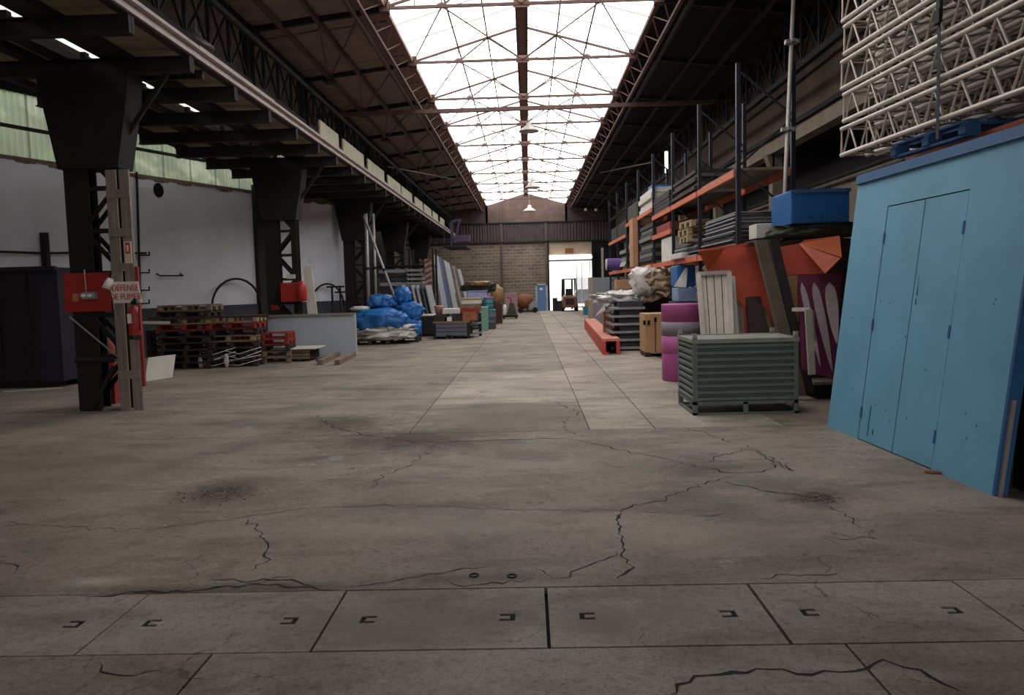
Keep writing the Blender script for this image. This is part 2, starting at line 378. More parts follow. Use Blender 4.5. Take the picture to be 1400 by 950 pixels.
# cracks, traced where they run
CR = [[(850, 795), (858, 770), (850, 740), (845, 705), (860, 692), (905, 684), (935, 670), (985, 655), (1000, 650)],
 [(850, 750), (815, 768), (780, 782), (750, 795)], [(780, 600), (850, 615), (930, 632), (968, 640), (1000, 650)],
 [(968, 632), (985, 622), (1030, 614), (1055, 630), (1062, 640), (1040, 644), (1000, 648), (975, 640)],
 [(990, 658), (1040, 670), (1100, 678), (1135, 685), (1120, 690)], [(1030, 614), (1055, 628), (1085, 645), (1075, 632)],
 [(1135, 688), (1170, 715), (1195, 735)], [(338, 708), (352, 725), (366, 745), (362, 765), (342, 782)],
 [(120, 812), (200, 812), (280, 806), (340, 799), (400, 803), (465, 806)], [(465, 804), (500, 800), (530, 793), (600, 783), (670, 772)],
 [(285, 790), (350, 796), (410, 785)], [(435, 572), (460, 585), (500, 595), (560, 603), (600, 605), (690, 601), (780, 599)],
 [(590, 610), (575, 625), (555, 640), (520, 650), (508, 668)], [(0, 712), (60, 718), (180, 725), (300, 712), (420, 695), (560, 690), (700, 697), (860, 697)],
 [(860, 698), (960, 705), (1020, 700)], [(595, 795), (650, 797), (735, 793)], [(1025, 793), (1080, 788), (1165, 784)],
 [(905, 950), (950, 925), (1050, 912), (1110, 922), (1170, 918), (1210, 905), (1260, 915), (1310, 945)],
 [(1125, 735), (1155, 748)], [(320, 800), (360, 790), (420, 797), (440, 803)], [(1100, 672), (1125, 676), (1142, 682), (1120, 684)], [(745, 795), (742, 780), (735, 775)],
 [(755, 548), (775, 556), (790, 565), (770, 575), (775, 590), (800, 596)], [(560, 602), (590, 612), (600, 606)], [(440, 575), (437, 568), (450, 570)], [(890, 588), (930, 584), (960, 590), (990, 602), (1030, 612)],
 [(1115, 900), (1120, 902)], [(1190, 735), (1200, 737), (1128, 736)], [(130, 905), (180, 925), (215, 918)], [(60, 770), (30, 780), (8, 765)]]
WID = {0: .02, 3: .018, 7: .017, 8: .024, 11: .022, 17: .024, 13: .009, 14: .008, 6: .009, 12: .013, 4: .02, 5: .014, 2: .016, 20: .03, 19: .022}
crack_mb = []
for ci, pl in enumerate(CR):
    P = [gp(*p) for p in pl]; pts = []
    for a, b in zip(P[:-1], P[1:]):
        n = max(2, int((b - a).length / .05))
        pts += [a.lerp(b, i / n) for i in range(n)]
    pts.append(P[-1]); mb = MB(); w0 = WID.get(ci, .013); rows = []
    for i, p in enumerate(pts):
        d = (pts[min(i + 1, len(pts) - 1)] - pts[max(i - 1, 0)]).normalized(); s_ = Vector((-d.y, d.x, 0))
        j = .055 * noise.noise(Vector((i * .45, ci * 7.3, 0))) + .05 * noise.noise(Vector((i * 1.37, ci * 3.1, 5)))
        w = w0 * min(1.5, .35 + 1.8 * abs(noise.noise(Vector((i * .8, ci * 5.7, 9))))) * min(1, .15 + i * .3, .15 + (len(pts) - 1 - i) * .3)
        w *= max(1, p.y / 8)
        c = p + s_ * j; rows.append((c - s_ * w / 2, c + s_ * w / 2))
    vs = [Vector((v.x, v.y, .0012 + .0001 * (ci % 7))) for r in rows for v in r]
    mb.add(vs, [(2 * i, 2 * i + 2, 2 * i + 3, 2 * i + 1) for i in range(len(rows) - 1)])
    floor.part('crack', mb, seal_dirt)
# crumbled rubble in the damaged spot
mb = MB()
c0 = gp(300, 676)
for k in range(320):
    a = random.random() * 6.28; r = random.gauss(0, .13); c = c0 + Vector((r * math.cos(a) * 1.3, r * math.sin(a), .0)); s_ = random.uniform(.002, .0075)
    mb.box(c - Vector((s_, s_, 0)), c + Vector((s_, s_, s_)), RZ(random.random() * 3))
c0 = gp(1120, 682)
for k in range(90):
    a = random.random() * 6.28; r = random.gauss(0, .09); c = c0 + Vector((r * math.cos(a) * 1.3, r * math.sin(a), .002)); s_ = random.uniform(.002, .007)
    mb.box(c - Vector((s_, s_, 0)), c + Vector((s_, s_, s_)), RZ(random.random() * 3))
rb = floor.part('concrete_rubble', mb, M('brown_rubble', '#857567', .9, 0, .6, 30), kind='stuff')
mb = MB()
for x, y in ((648, 787), (700, 788)):
    c = gp(x, y); mb.tube([c + Vector((.026 * math.cos(t * .5236), .026 * math.sin(t * .5236), .004)) for t in range(13)], .004, 6)
floor.part('floor_ring', mb, steel_dark)

# ------------------------------------------------------------------ roof, skylight
ceil = T('ceiling', kind='structure')
def corr(u0, u1, v, pitch, amp, t=0, n=4):     # sheet from edge u0->u1, swept by v; ribs run along v
    u0, u1, v = Vector(u0), Vector(u1), Vector(v); d = u1 - u0; L_ = d.length; k = max(2, int(L_ / pitch * n)); nn = d.cross(v).normalized()
    mb = MB(); vs = []
    for i in range(k + 1):
        p = u0 + d * (i / k) + nn * amp * math.sin(2 * math.pi * i / n); vs += [p, p + v]
    mb.add(vs, [(2 * i, 2 * i + 2, 2 * i + 3, 2 * i + 1) for i in range(k)])
    return mb
ZR, ZE, XE = 8.25, 7.45, 2.75       # ridge height, skylight edge height and half width
YS = [15.9 + 3.785 * k for k in range(-3, 11)]          # truss lines
SH = 1.26
def roof_rows(x0, z0, x1, z1, m, y0, y1, nm='roof_sheet', pitch=.19, amp=.022):
    me = corr((x0, 0, z0), (x0, SH, z0), (x1 - x0, 0, z1 - z0), pitch, amp, n=4).mesh(nm, True); me.materials.append(m)
    y = y0; i = 0
    while y < y1 - .3:
        o = ceil.share(nm, me, (0, y, .012 * (i % 2))); y += SH - .05; i += 1
roof_rows(-XE, 7.36, -4.15, 7.2, roofsheet, -7.5, 54)
roof_rows(-4.1, 7.23, -5.6, 7.03, roofsheet, -7.5, 54)
def wall_x(y): return -14.9 + (y - 10.5) * 8.3 / 19.3 if y < 29.7 else -9.6
def zo(x): return 7.06 - .03 * (abs(x) - 5.55)
y = -8.
while y < 54:
    y2 = min(y + 2.0, 54.2); 
    for xa, xb, m_, nm in ((-5.55, -8.3, roofsheet, 'outer_roof'), (-8.3, -9.5, SLOT, 'milky_roof_strip'), (-9.5, -40, roofsheet, 'outer_roof')):
        w0, w1 = wall_x(y) - .15, wall_x(y2 - .001) - .15
        if y < 29.7 <= y2: w0 = w1 = -9.7
        l0, l1 = max(xb, w0), max(xb, w1)
        if l0 >= xa - .01 and l1 >= xa - .01: continue
        l0, l1 = min(l0, xa - .001), min(l1, xa - .001)
        ceil.part(nm, MB().quad((xa, y, zo(xa)), (xa, y2, zo(xa)), (l1, y2, zo(l1)), (l0, y, zo(l0)), .03 if nm[0] == 'o' else 0), m_)
    y = y2
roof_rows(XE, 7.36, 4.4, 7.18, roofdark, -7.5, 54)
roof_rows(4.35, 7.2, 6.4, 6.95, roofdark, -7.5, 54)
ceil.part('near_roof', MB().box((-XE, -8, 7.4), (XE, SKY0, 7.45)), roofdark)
for s in (-1, 1):
    for i, X in enumerate((3.35, 4.1, 4.85)):
        z = 7.32 - (X - XE) * .115
        ceil.part('purlin', MB().bar((s * X, -7, z - .06), (s * X, 54, z - .06), .06, .12), steel_truss if s < 0 else steel_beam)
# skylight panes and glazing bars
sky = T('window_1', kind='structure')
for s in (-1, 1):
    a = Vector((0, 0, ZR)); b = Vector((s * XE, 0, ZE))
    pm = MB().quad(a, b, b + Vector((0, 1.2517, 0)), a + Vector((0, 1.2517, 0))).mesh('glass_pane'); pm.materials.append(GLAZE)
    y = SKY0 + .15
    while y < 53.9:
        if y + 1.25 > 54.1: break
        sky.share('glass_pane', pm, (0, y, 0)); y += 1.2617
    bmh = MB().bar(a, b, .025, .03).mesh('glazing_bar'); bmh.materials.append(M('pale_glazing_bar', '#b8b0a8', .7))
    y = SKY0 + .15
    while y < 54: sky.share('glazing_bar', bmh, (0, y - .005, 0)); y += 1.2617
# roof trusses
def truss(i, Y, vis):
    lab = f'{ORD[vis]} rusty steel roof truss from the near end, spanning under the long skylight'
    t = T('roof_truss', lab, 'roof truss', (0, Y, 7.2), 'roof trusses under the skylight')
    zc = 7.33
    P = lambda x, z, dy=0: Vector((x, Y + dy, z))
    t.part('bottom_chord', MB().bar(P(-XE, zc), P(XE, zc), .05, .06), steel_truss)
    for s in (-1, 1):
        t.part('side_rafter', MB().bar(P(s * XE, zc), P(s * 5.6, 7.0), .09, .14), steel_dark)
        t.part('rafter', MB().bar(P(s * XE, zc + .02), P(0, ZR - .12), .045, .05), steel_truss)
        A, Mid = P(s * 1.6, zc), P(s * .86, ZR - .12 - (ZR - .12 - zc) * .86 / XE); Ct = P(0, zc)
        RA = P(s * 1.6, zc + .02 + (ZR - .14 - zc) * (1 - 1.6 / XE))
        w = MB().bar(A, Mid, .03, .03); w.bar(Mid, Ct, .03, .03); t.part('web_strut', w, steel_truss)
        t.part('web_strut', MB().bar(A, RA, .022, .022), steel_truss)
        t.part('web_strut', MB().bar(P(s * 2.15, zc), P(s * 2.15, zc + .24), .02, .02), steel_truss)
        for p, r in ((A, .13), (Mid, .085)):
            g = MB(); n = 9
            vs = [p + Vector((r * math.cos(math.pi * k / (n - 1)), 0, r * .95 * math.sin(math.pi * k / (n - 1)) - .04)) for k in range(n)]
            vs2 = [v + Vector((0, .014, 0)) for v in vs]
            g.add([v - Vector((0, .007, 0)) for v in vs + vs2], [tuple(range(n)), tuple(reversed(range(n, 2 * n)))] + [(k, k + n, (k + 1) % n + n, (k + 1) % n) for k in range(n)])
            t.part('gusset_plate', g, rust_pink if r > .1 else steel_truss)
        t.part('edge_bracket', MB().box(P(s * XE - .09, zc - .1, -.12), P(s * XE + .09, zc + .14, .12)), steel_truss)
    t.part('gusset_plate', MB().box(P(-.16, zc - .07, -.01), P(.16, zc + .1, .01)), rust_pink)
vis = 0
for i, Y in enumerate(YS):
    if Y > 14 and Y < 53: truss(i, Y, vis); vis += 1
# longitudinal members of the skylight
lg = T('skylight_purlins', 'thin rusty longitudinal purlins and wind bracing below the skylight glass', 'purlins', (0, 30, 7.3))
for s in (-1, 1):
    for X in (.86, 1.6):
        z = ZR - .12 - (ZR - .12 - 7.35) * X / XE
        lg.part('purlin', MB().bar((s * X, SKY0, z), (s * X, 54, z), .03, .04), steel_truss)
    for k in range(len(YS) - 1):
        if YS[k] < 12 or YS[k] > 40: continue
        A = Vector((s * 1.6, YS[k], 7.33)); b = MB()
        b.bar(A, (s * XE, YS[k + 1], 7.33), .022); b.bar(A, (0, YS[k + 1], 7.33), .022)
        lg.part('wind_brace', b, steel_truss)
rb = T('ridge_beam', 'long crusted riveted ridge beam running down the middle of the skylight', 'beam', (0, 30, 8.0))
m_ = MB().box((-.13, SKY0, 8.02), (.13, 54, 8.04)).box((-.02, SKY0, 8.04), (.02, 54, 8.2)); rb.part('web_and_flange', m_, rust_pink)
m_ = MB()
y = 12
while y < 50:
    for s in (-1, 1): m_.box((s * .13 - .018, y, 8.0), (s * .13 + .018, y + .07, 8.055))
    y += .22
rb.part('flange_rivets', m_, steel_truss, kind='stuff')
b_ = MB().bar((-.125, 5, 8.0), (-.125, 54, 8.0), .035, .05).bar((.125, 5, 8.0), (.125, 54, 8.0), .035, .05); rb.part('flange_angle', b_, steel_truss)
for s, nm in ((-1, 'left'), (1, 'right')):
    t = T('skylight_girder', f'rusty laced lattice girder along the {nm} edge of the skylight', 'girder', (s * XE, 30, 6.9), 'skylight edge girders')
    X = s * (XE + .04)
    t.part('chord', MB().bar((X, SKY0, 7.38), (X, 54, 7.38), .1, .09), rust_pink if s < 0 else steel_truss)
    t.part('chord', MB().bar((X + s * .25, SKY0, 7.0), (X + s * .25, 54, 7.0), .07, .07), steel_truss)
    m1 = MB().bar((0, 0, 7.36), (s * .25, .62, 7.02), .032, .02).mesh('lacing_bar'); m2 = MB().bar((s * .25, .62, 7.02), (0, 1.24, 7.36), .032, .02).mesh('lacing_bar')
    m1.materials.append(rust_pink); m2.materials.append(rust_pink); y = 12.
    while y < 53.:
        for mm in (m1, m2):
            o = t.share('lacing_bar', mm, (X, y, 0))
        y += 1.24
for s, nm in ((-1, 'left'), (1, 'right')):
    t = T('eaves_girder', f'deep dark lattice girder under the {nm} eaves, with crossing laces', 'girder', (s * 5.5, 30, 5.9), 'eaves girders')
    X = s * 5.5
    t.part('top_chord', MB().bar((X, 2, 6.98), (X, 54, 6.98), .12, .12), steel_dark)
    t.part('bottom_chord', MB().bar((X, 2, 5.88), (X, 54, 5.88), .12, .12), steel_dark)
    t.part('inner_rail', MB().bar((X - s * .45, 2, 6.45), (X - s * .45, 54, 6.45), .07, .09), steel_dark) if s < 0 else None
    y = 9.; k = 0
    while y < 53:
        b = MB().bar((X, y, 5.9), (X, y, 6.98), .06, .06)
        t.part('post', b, steel_dark)
        q = MB().bar((X, y, 5.9), (X, y + .95, 6.95), .04, .03).bar((X, y, 6.95), (X, y + .95, 5.9), .04, .03)
        t.part('cross_lace', q, steel_dark); y += .95
for i, Y in enumerate(YS):
    if Y < 14 or Y > 45: continue
    v_ = i - 3
    X = -5.5
    t = T('eaves_post', f'dark steel post rising from the canopy edge to the eaves, {ORD[v_]} from the near end', 'post', (X, Y - .05, 5.35), 'posts between canopy and eaves')
    t.part('shaft', MB().box((X - .03, Y - .16, 5.2), (X + .03, Y + .02, 6.95)).box((X - .12, Y - .18, 5.2), (X + .12, Y - .15, 6.95)), steel_dark)
    t.part('head_bracket', MB().box((X - .16, Y - .2, 6.7), (X + .16, Y + .1, 7.0)), steel_dark)
    # roof plane bracing on the left slope
    if i + 1 < len(YS):
        Y2 = YS[i + 1]
        b = MB().bar((-4.85, Y2 - .1, 6.94), (-4.1, Y, 7.02), .03).bar((-4.85, Y2 - .1, 6.94), (-3.35, Y, 7.08), .03)
        ceil.part('roof_brace', b, steel_truss)
        ceil.part('brace_plate', MB().box((-4.97, Y2 - .28, 6.88), (-4.72, Y2 + .05, 6.93)), steel_dark)
p_, q_ = at(372, 160, 22.8), at(1130, 134, 22.8)
one('tie_beam', MB().bar(p_, q_, .11, .11), steel_truss, 'thick brown steel tie beam crossing the hall just behind the third truss', 'beam', tuple((p_ + q_) / 2))
# hanging lamps
def bell(px, py, Y, r, lab, zt, m=None):
    c = at(px, py, Y)
    t = T('pendant_lamp', lab, 'lamp', (c.x, Y, c.z), 'pendant lamps in the hall')
    t.part('lamp_shade', MB().lathe([(r, 0), (r * .97, r * .12), (r * .6, r * .42), (r * .3, r * .6), (r * .24, r * .95), (.02, r)], c, 24), m or galv, smooth=True)
    t.part('bulb', MB().lathe([(.01, -.02), (.06, 0), (.07, .05), (.04, .12)], c, 12), signwhite, smooth=True)
    t.part('cable', MB().tube([c + Vector((0, 0, r)), Vector((c.x, Y, zt))], .02, 6), galv)
bell(723, 180, 27.2, .35, 'bell shaped pendant lamp nearest under the ridge beam', 8.0)
bell(728, 257, 42.3, .42, 'bell shaped pendant lamp under the ridge beam, halfway to the end wall', 8.0)
bell(724, 289, 50.0, .42, 'pale bell shaped pendant lamp hanging in front of the far gable', 7.9, white_p)
bell(270, 66, 13.6, .28, 'dusty bell shaped pendant lamp just above the canopy edge', 6.9)
tl = at(911, 218, 30)
one('tube_lamp', MB().tube([tl - Vector((0, 0, .5)), tl + Vector((0, 0, .3))], .06, 10), emit_mat('lit_tube', '#ffffff', 2.0), 'short lit tube lamp hanging upright in the dark above the racks', 'lamp', tuple(tl))
cbl = T('roof_cable', 'thin pale cable strung to the skylight girder above the far racks', 'cable', tuple(at(830, 236, 40)))
cbl.part('cable', MB().tube([at(812, 238, 40), at(850, 230, 34), at(890, 222, 30)], .025, 6), galv)
cbl = T('roof_cable', 'thin pale cable strung from the canopy towards the skylight girder', 'cable', tuple(at(560, 236, 34)))
cbl.part('cable', MB().tube([at(530, 228, 30), at(575, 236, 33), at(620, 245, 38)], .025, 6), galv)
sr = T('light_rail', 'dark rail with small white lamps high beside the end wall', 'lamp rail', tuple(at(808, 287, 50)))
for x in (792, 828): sr.part('hanger', MB().bar(at(x, 286, 50), at(x, 286, 50) + Vector((0, 0, .8)), .03), steel_dark)
sr.part('rail', MB().bar(at(788, 286, 50), at(832, 286, 50), .08), steel_dark)
for x in (801, 815): sr.part('bulb', MB().blob(at(x, 286.5, 49.9), (.1, .1, .1), 0, 1, 2), signwhite, smooth=True)

# ------------------------------------------------------------------ left wall, daylight strip, banking outside
def wl(u, z): # point on the oblique left wall: u = distance along it
    return Vector((-14.9, 10.5, 0)) + Vector((8.3, 19.3, 0)).normalized() * u + Vector((0, 0, z))
du = Vector((8.3, 19.3, 0)).normalized(); nw = Vector((-du.y, du.x, 0))   # outwards
LU = 21.2; WT = 4.95
wallL = T('wall_left', kind='structure')
def wbox(mbx, u0, u1, z0, z1, t0, t1):
    a, b = wl(u0, 0), wl(u1, 0)
    vs = [p + nw * t + Vector((0, 0, z)) for z in (z0, z1) for p, t in ((a, t0), (b, t0), (b, t1), (a, t1))]
    return mbx.add(vs, [(3, 2, 1, 0), (4, 5, 6, 7), (0, 1, 5, 4), (1, 2, 6, 5), (2, 3, 7, 6), (3, 0, 4, 7)])
wallL.part('rendered_wall', wbox(MB(), -16, LU, 0, WT, 0, .25), whitewall)
wallL.part('plinth', wbox(MB(), -16, LU, 0, 1.35, -.06, 0), plinthm)
rag = MB()
u = -2
while u < LU - .2:
    h = .05 + .09 * abs(noise.noise(Vector((u * 1.3, 0, 0)))) * 2; wbox(rag, u, u + .16, WT - h, WT + .03, -.02, .24); u += .16
wallL.part('mortar_edge', rag, M('brown_mortar', '#6b5d50', .95, 0, .4, 10), kind='stuff')
hp = at(217, 260, 18.9)
# flat black disc on the wall face stands for the hole's dark inside
def onwall(px, py, off=-.02):
    r = ray(px, py); p0 = wl(0, 0) + nw * off; k = (p0 - EYE).dot(nw) / r.dot(nw); return EYE + r * k
c = onwall(217, 260, -.012); vs = [c + du * (.17 * math.cos(a)) + Vector((0, 0, .2 * math.sin(a))) for a in [2 * math.pi * k / 20 for k in range(20)]]
wallL.part('round_hole', MB().add(vs + [v + nw * .01 for v in vs], [tuple(range(20)), tuple(range(20, 40))] + [(k, (k + 1) % 20, (k + 1) % 20 + 20, k + 20) for k in range(20)]), hole)
for x0, x1 in ((347, 371), (480, 505)):
    a = onwall(x0, 330, 0); b = onwall(x1, 330, 0); ua = (a - wl(0, 0)).dot(du); ub = (b - wl(0, 0)).dot(du)
    wallL.part('dark_pilaster', wbox(MB(), ua, ub, 0, WT + .2, -.16, 0), steel_dark)
for zz, dx_ in ((4.55, .0), (4.42, .1)):
    pts = [wl(-3 + k * .5, zz + .05 * math.sin(k * 1.7) - .012 * k) + nw * -.04 for k in range(21)]
    wallL.part('wall_cable', MB().tube(pts, .018, 6), steel_dark)
pts = [onwall(x, y, -.05) for x, y in ((0, 344), (60, 346), (130, 345), (200, 346))]
wallL.part('wall_pipe', MB().tube(pts, .03, 6), steel_dark)
a = onwall(60, 318, -.1); wallL.part('wall_stub', MB().bar(a, Vector((a.x, a.y, 1.3)), .14), steel_dark)
wallL.part('wall_pipe', MB().tube([onwall(187, 235, -.05), onwall(192, 420, -.05)], .03, 6), steel_dark)
for py in (349, 373, 397, 415):
    p = onwall(190, py, -.04); wallL.part('pipe_hook', MB().tube([p, p - nw * .18, p - nw * .18 + du * .18, p - nw * .18 + du * .18 + Vector((0, 0, .1))], .022, 6), steel_dark)
p = onwall(214, 374, -.02); q = onwall(246, 374, -.02)
wallL.part('wall_handle', MB().tube([p, p - nw * .12 - Vector((0, 0, .06)), q - nw * .12 - Vector((0, 0, .06)), q], .022, 6), steel_dark)
# corrugated daylight strip above the wall
win = T('window_2', kind='structure')
u = -8.0; i = 0
while u < LU:
    a, b = wl(u, WT - .05) + nw * (.1 + .01 * (i % 2)), wl(min(u + 1.0, LU + .05), WT - .05) + nw * (.1 + .01 * (i % 2))
    win.part('corrugated_sheet', corr(a, b, (0, 0, 1.62), .15, .035), STRIP, smooth=True); u += .96; i += 1
win.part('sheet_rail', wbox(MB(), -8, LU, 5.62, 5.7, .0, .07), steel_dark)
wallL.part('upper_cladding', wbox(MB(), -16, -8, WT, 6.6, .1, .15), roofsheet)
wallL.part('eaves_flashing', wbox(MB(), -16, LU, 6.48, 7.02, .05, .16), steel_dark)
# rest of the left side beyond the rendered wall
e = wl(LU, 0)
wallL.part('dark_aisle_wall', MB().box((-9.6, e.y, 0), (-9.4, 54, 7.0)), M('dark_block_wall', '#4c443f', .9, 0, .35, 2))  # aisle wall in a dark brown-grey block tone
wallL.part('return_wall', MB().box((-9.6, e.y, 0), (e.x, e.y + .2, 7.0)), concr_wall)
wallL.part('near_wall', MB().box((-20.2, -8, 0), (-20, 12, 7)), whitewall)
bank = MB(); n = 34
for i in range(n + 1):
    for j in range(9):
        u = -14 + i * 1.15; p = wl(u, 0) + nw * (3.2 + j * .7); z = -.5 + j * 1.25 + 1.0 * noise.noise(Vector((u * .6, j * .9, 2)))
        bank.v.append(Vector((p.x, p.y, max(-.5, z))))
for i in range(n):
    for j in range(8): a = i * 9 + j; bank.f.append((a, a + 9, a + 10, a + 1))
o = link('green_bank', bank.mesh('green_bank', True), M('hedge_green', '#66804e', .9, 0, .8, .9, .6, 6, dirt=('#b9bdab', .7, .52))); tag(o, 'overgrown green bank outside behind the corrugated daylight sheets', 'bank', kind='stuff')

# ------------------------------------------------------------------ end wall
YW = 54.1
def ew(px, py): p = at(px, py, YW); return p
wb = T('wall_back', kind='structure')
m_ = bpy.data.materials.new('grey_blockwork'); m_.use_nodes = True; nt = m_.node_tree; N = nt.nodes; L = nt.links
tc = N.new('ShaderNodeNewGeometry'); sp = N.new('ShaderNodeSeparateXYZ'); cb = N.new('ShaderNodeCombineXYZ'); L.new(tc.outputs['Position'], sp.inputs[0]); L.new(sp.outputs[0], cb.inputs[0]); L.new(sp.outputs[2], cb.inputs[1])
br = N.new('ShaderNodeTexBrick'); br.inputs['Scale'].default_value = 1; br.inputs['Brick Width'].default_value = .5; br.inputs['Row Height'].default_value = .22; br.inputs['Mortar Size'].default_value = .018
br.inputs['Color1'].default_value = lin('#827365') + [1]; br.inputs['Color2'].default_value = lin('#6f6156') + [1]; br.inputs['Mortar'].default_value = lin('#a09384') + [1]
L.new(cb.outputs[0], br.inputs[0]); nz_ = N.new('ShaderNodeTexNoise'); nz_.inputs['Scale'].default_value = .9; nz_.inputs['Detail'].default_value = 8; L.new(tc.outputs['Position'], nz_.inputs[0])
mx = N.new('ShaderNodeMix'); mx.data_type = 'RGBA'; mx.blend_type = 'MULTIPLY'; mx.inputs[0].default_value = .6; L.new(br.outputs[0], mx.inputs[6]); L.new(nz_.outputs['Fac'], mx.inputs[7]); 
rr = N.new('ShaderNodeValToRGB'); rr.color_ramp.elements[0].position = .35; rr.color_ramp.elements[1].position = .6; rr.color_ramp.elements[0].color = (.6, .58, .56, 1); L.new(nz_.outputs['Fac'], rr.inputs[0]); L.new(rr.outputs[0], mx.inputs[7])
L.new(mx.outputs[2], N['Principled BSDF'].inputs['Base Color']); N['Principled BSDF'].inputs['Roughness'].default_value = .9
block = m_
DX0, DX1, DZ = 1.52, 4.5, 3.42
zb = 4.8
wb.part('block_wall', MB().box((-9.6, YW, 0), (DX0, YW + .25, zb)), block)
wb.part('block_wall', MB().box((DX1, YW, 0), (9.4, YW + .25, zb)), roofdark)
wb.part('door_lintel', MB().box((DX0, YW, DZ + .45), (DX1, YW + .25, zb)), M('beige_header_board', '#b3a08c', .8, 0, .15, 2))
wb.part('roller_housing', MB().box((DX0, YW - .1, DZ), (DX1 + .1, YW + .2, DZ + .1)), steel_dark)
wb.part('pier', MB().box((DX0 - .2, YW - .12, 0), (DX0, YW, 4.9)), steel_dark)
clad = M('dark_vertical_cladding', '#4b4040', .8, 0, .3, 2)
cladr = M('rusty_gable_cladding', '#66514b', .8, 0, .3, 2)
for i in range(20):
    x = -9.6 + i * .95
    wb.part('cladding_panel', corr((x, YW - .05 - .01 * (i % 2), zb - .05), (x + .97, YW - .05 - .01 * (i % 2), zb - .05), (0, 0, 1.45), .2, .025), clad)
for i in range(6):
    x = -2.85 + i * .95; x2 = x + .95
    zt = lambda X: ZE + (ZR - ZE) * (1 - min(1, abs(X) / XE)) - .05
    wb.part('cladding_panel', MB().add([(x, YW - .02, 6.15), (x2, YW - .02, 6.15), (x2, YW - .02, zt(x2)), ((x + x2) / 2, YW - .02, zt((x + x2) / 2)), (x, YW - .02, zt(x)), (x, YW + .06, 6.15), (x2, YW + .06, 6.15), (x2, YW + .06, zt(x2)), ((x + x2) / 2, YW + .06, zt((x + x2) / 2)), (x, YW + .06, zt(x))],
        [(0, 1, 2, 3, 4), (9, 8, 7, 6, 5), (0, 5, 6, 1), (1, 6, 7, 2), (2, 7, 8, 3), (3, 8, 9, 4), (4, 9, 5, 0)]), cladr)
for s in (-1, 1):
    wb.part('side_cladding', MB().box((s * 2.7 if s > 0 else -9.6, YW - .02, 6.1), (9.4 if s > 0 else -2.7, YW + .1, 7.45)), clad)
wb.part('cladding_rail', MB().box((-9.6, YW - .14, 4.76), (6, YW - .06, 4.86)).box((-6, YW - .14, 6.12), (6, YW - .06, 6.2)), steel_dark)
wb.part('wall_post', MB().box((-1.85, YW - .14, 0), (-1.72, YW - .02, 7.4)).box((1.25, YW - .14, 0), (1.4, YW - .02, 6.2)), M('brown_wall_post', '#5d4f49', .8))
for zz in (1.9, 2.75, 3.6): wb.part('block_course', MB().box((-6.5, YW - .015, zz), (DX0 - .2, YW, zz + .03)), M('pale_mortar_band', '#9b8f83', .9))
# brick and blue entrance door
d1 = T('door_1', kind='structure'); X0, X1 = ew(733, 424).x, ew(749, 424).x
zt = ew(740, 388).z
d1.part('door_frame', MB().box((X0, YW - .2, 0), (X0 + .1, YW - .05, zt)).box((X1 - .1, YW - .2, 0), (X1, YW - .05, zt)).box((X0, YW - .2, zt - .1), (X1, YW - .05, zt)), M('pale_blue_frame', '#a9b4bf', .6))
d1.part('door_leaf', MB().box((X0 + .1, YW - .15, 0), (X1 - .1, YW - .07, zt - .1)), doorblue)
d1.part('door_sign', MB().box((X0 + .28, YW - .17, 1.45), (X0 + .48, YW - .155, 1.6)), signwhite)
d1.part('door_handle', MB().box((X0 + .13, YW - .22, 1.0), (X0 + .2, YW - .15, 1.04)), galv)
# big door
d2 = T('door_2', kind='structure')
d2.part('door_tube_lamp', MB().box((DX0 + .05, YW - .3, DZ + .14), (DX1, YW - .16, DZ + .34)), emit_mat('lit_door_tube', '#fff8f0', 1.6))
d2.part('header_box', MB().box((2.65, YW - .45, 3.95), (3.2, YW - .05, 4.3)), rustyb)
for x in (3.42, 3.78, 4.38): d2.part('sliding_frame', MB().box((x, YW + .5, 0), (x + .06, YW + .56, 3.4)), M('pale_frame', '#c9c9c9', .6))
d2.part('door_post', MB().box((DX1 - .02, YW - .3, 0), (DX1 + .12, YW, 4.2)), steel_dark)
yard = T('outside_yard', kind='structure')
yard.part('yard_ground', MB().box((-20, YW + .25, -.2), (30, 110, -.01)), M('pale_yard_concrete', '#b5b0a8', .9))
# ------------------------------------------------------------------ right wall
wr = T('wall_right', kind='structure')
X = 6.25
y = -8.; i = 0
while y < 54:
    wr.part('concrete_panel', MB().box((X, y + .01, 5.2), (X + .15 + .015 * (i % 2), min(y + 2.4, 54.1) - .01, 7.0)), concr_panel); y += 2.4; i += 1
wr.part('rail_ledge', MB().box((X - .14, -8, 5.18), (X + .1, 54, 5.28)), steel_dark)
wr.part('concrete_beam', MB().box((X - .05, -8, 4.85), (X + .25, 54, 5.18)), concr_beam)
wr.part('aisle_wall', MB().box((7.4, -8, 0), (7.6, 54, 4.1)), concr_wall)
wr.part('aisle_wall_top', MB().box((7.38, -8, 4.1), (7.6, 54, 5.0)), roofdark)  # near-black strip: shade of the recess under the aisle roof, put into colour
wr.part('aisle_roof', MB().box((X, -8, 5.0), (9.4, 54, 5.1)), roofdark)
wr.part('wall_pipe', MB().tube([(7.2, 2, 4.0), (7.2, 30, 4.0)], .05, 8), steel_dark)
wr.part('wall_pipe', MB().tube([(6.2, 2, 6.2), (6.2, 12, 6.15), (6.2, 22, 6.1)], .02, 6), steel_dark)
for k in range(6):
    y = 20.0 + k * 6.0
    wr.part('corbel_column', MB().box((6.3, y, 0), (6.55, y + .3, 4.87)).add([(5.9 + .25, y, 4.86), (6.35, y, 4.3), (6.35, y, 4.86), (6.15, y + .3, 4.86), (6.35, y + .3, 4.3), (6.35, y + .3, 4.86)], [(0, 1, 2), (5, 4, 3), (0, 3, 4, 1), (1, 4, 5, 2), (2, 5, 3, 0)]), concr_wall)
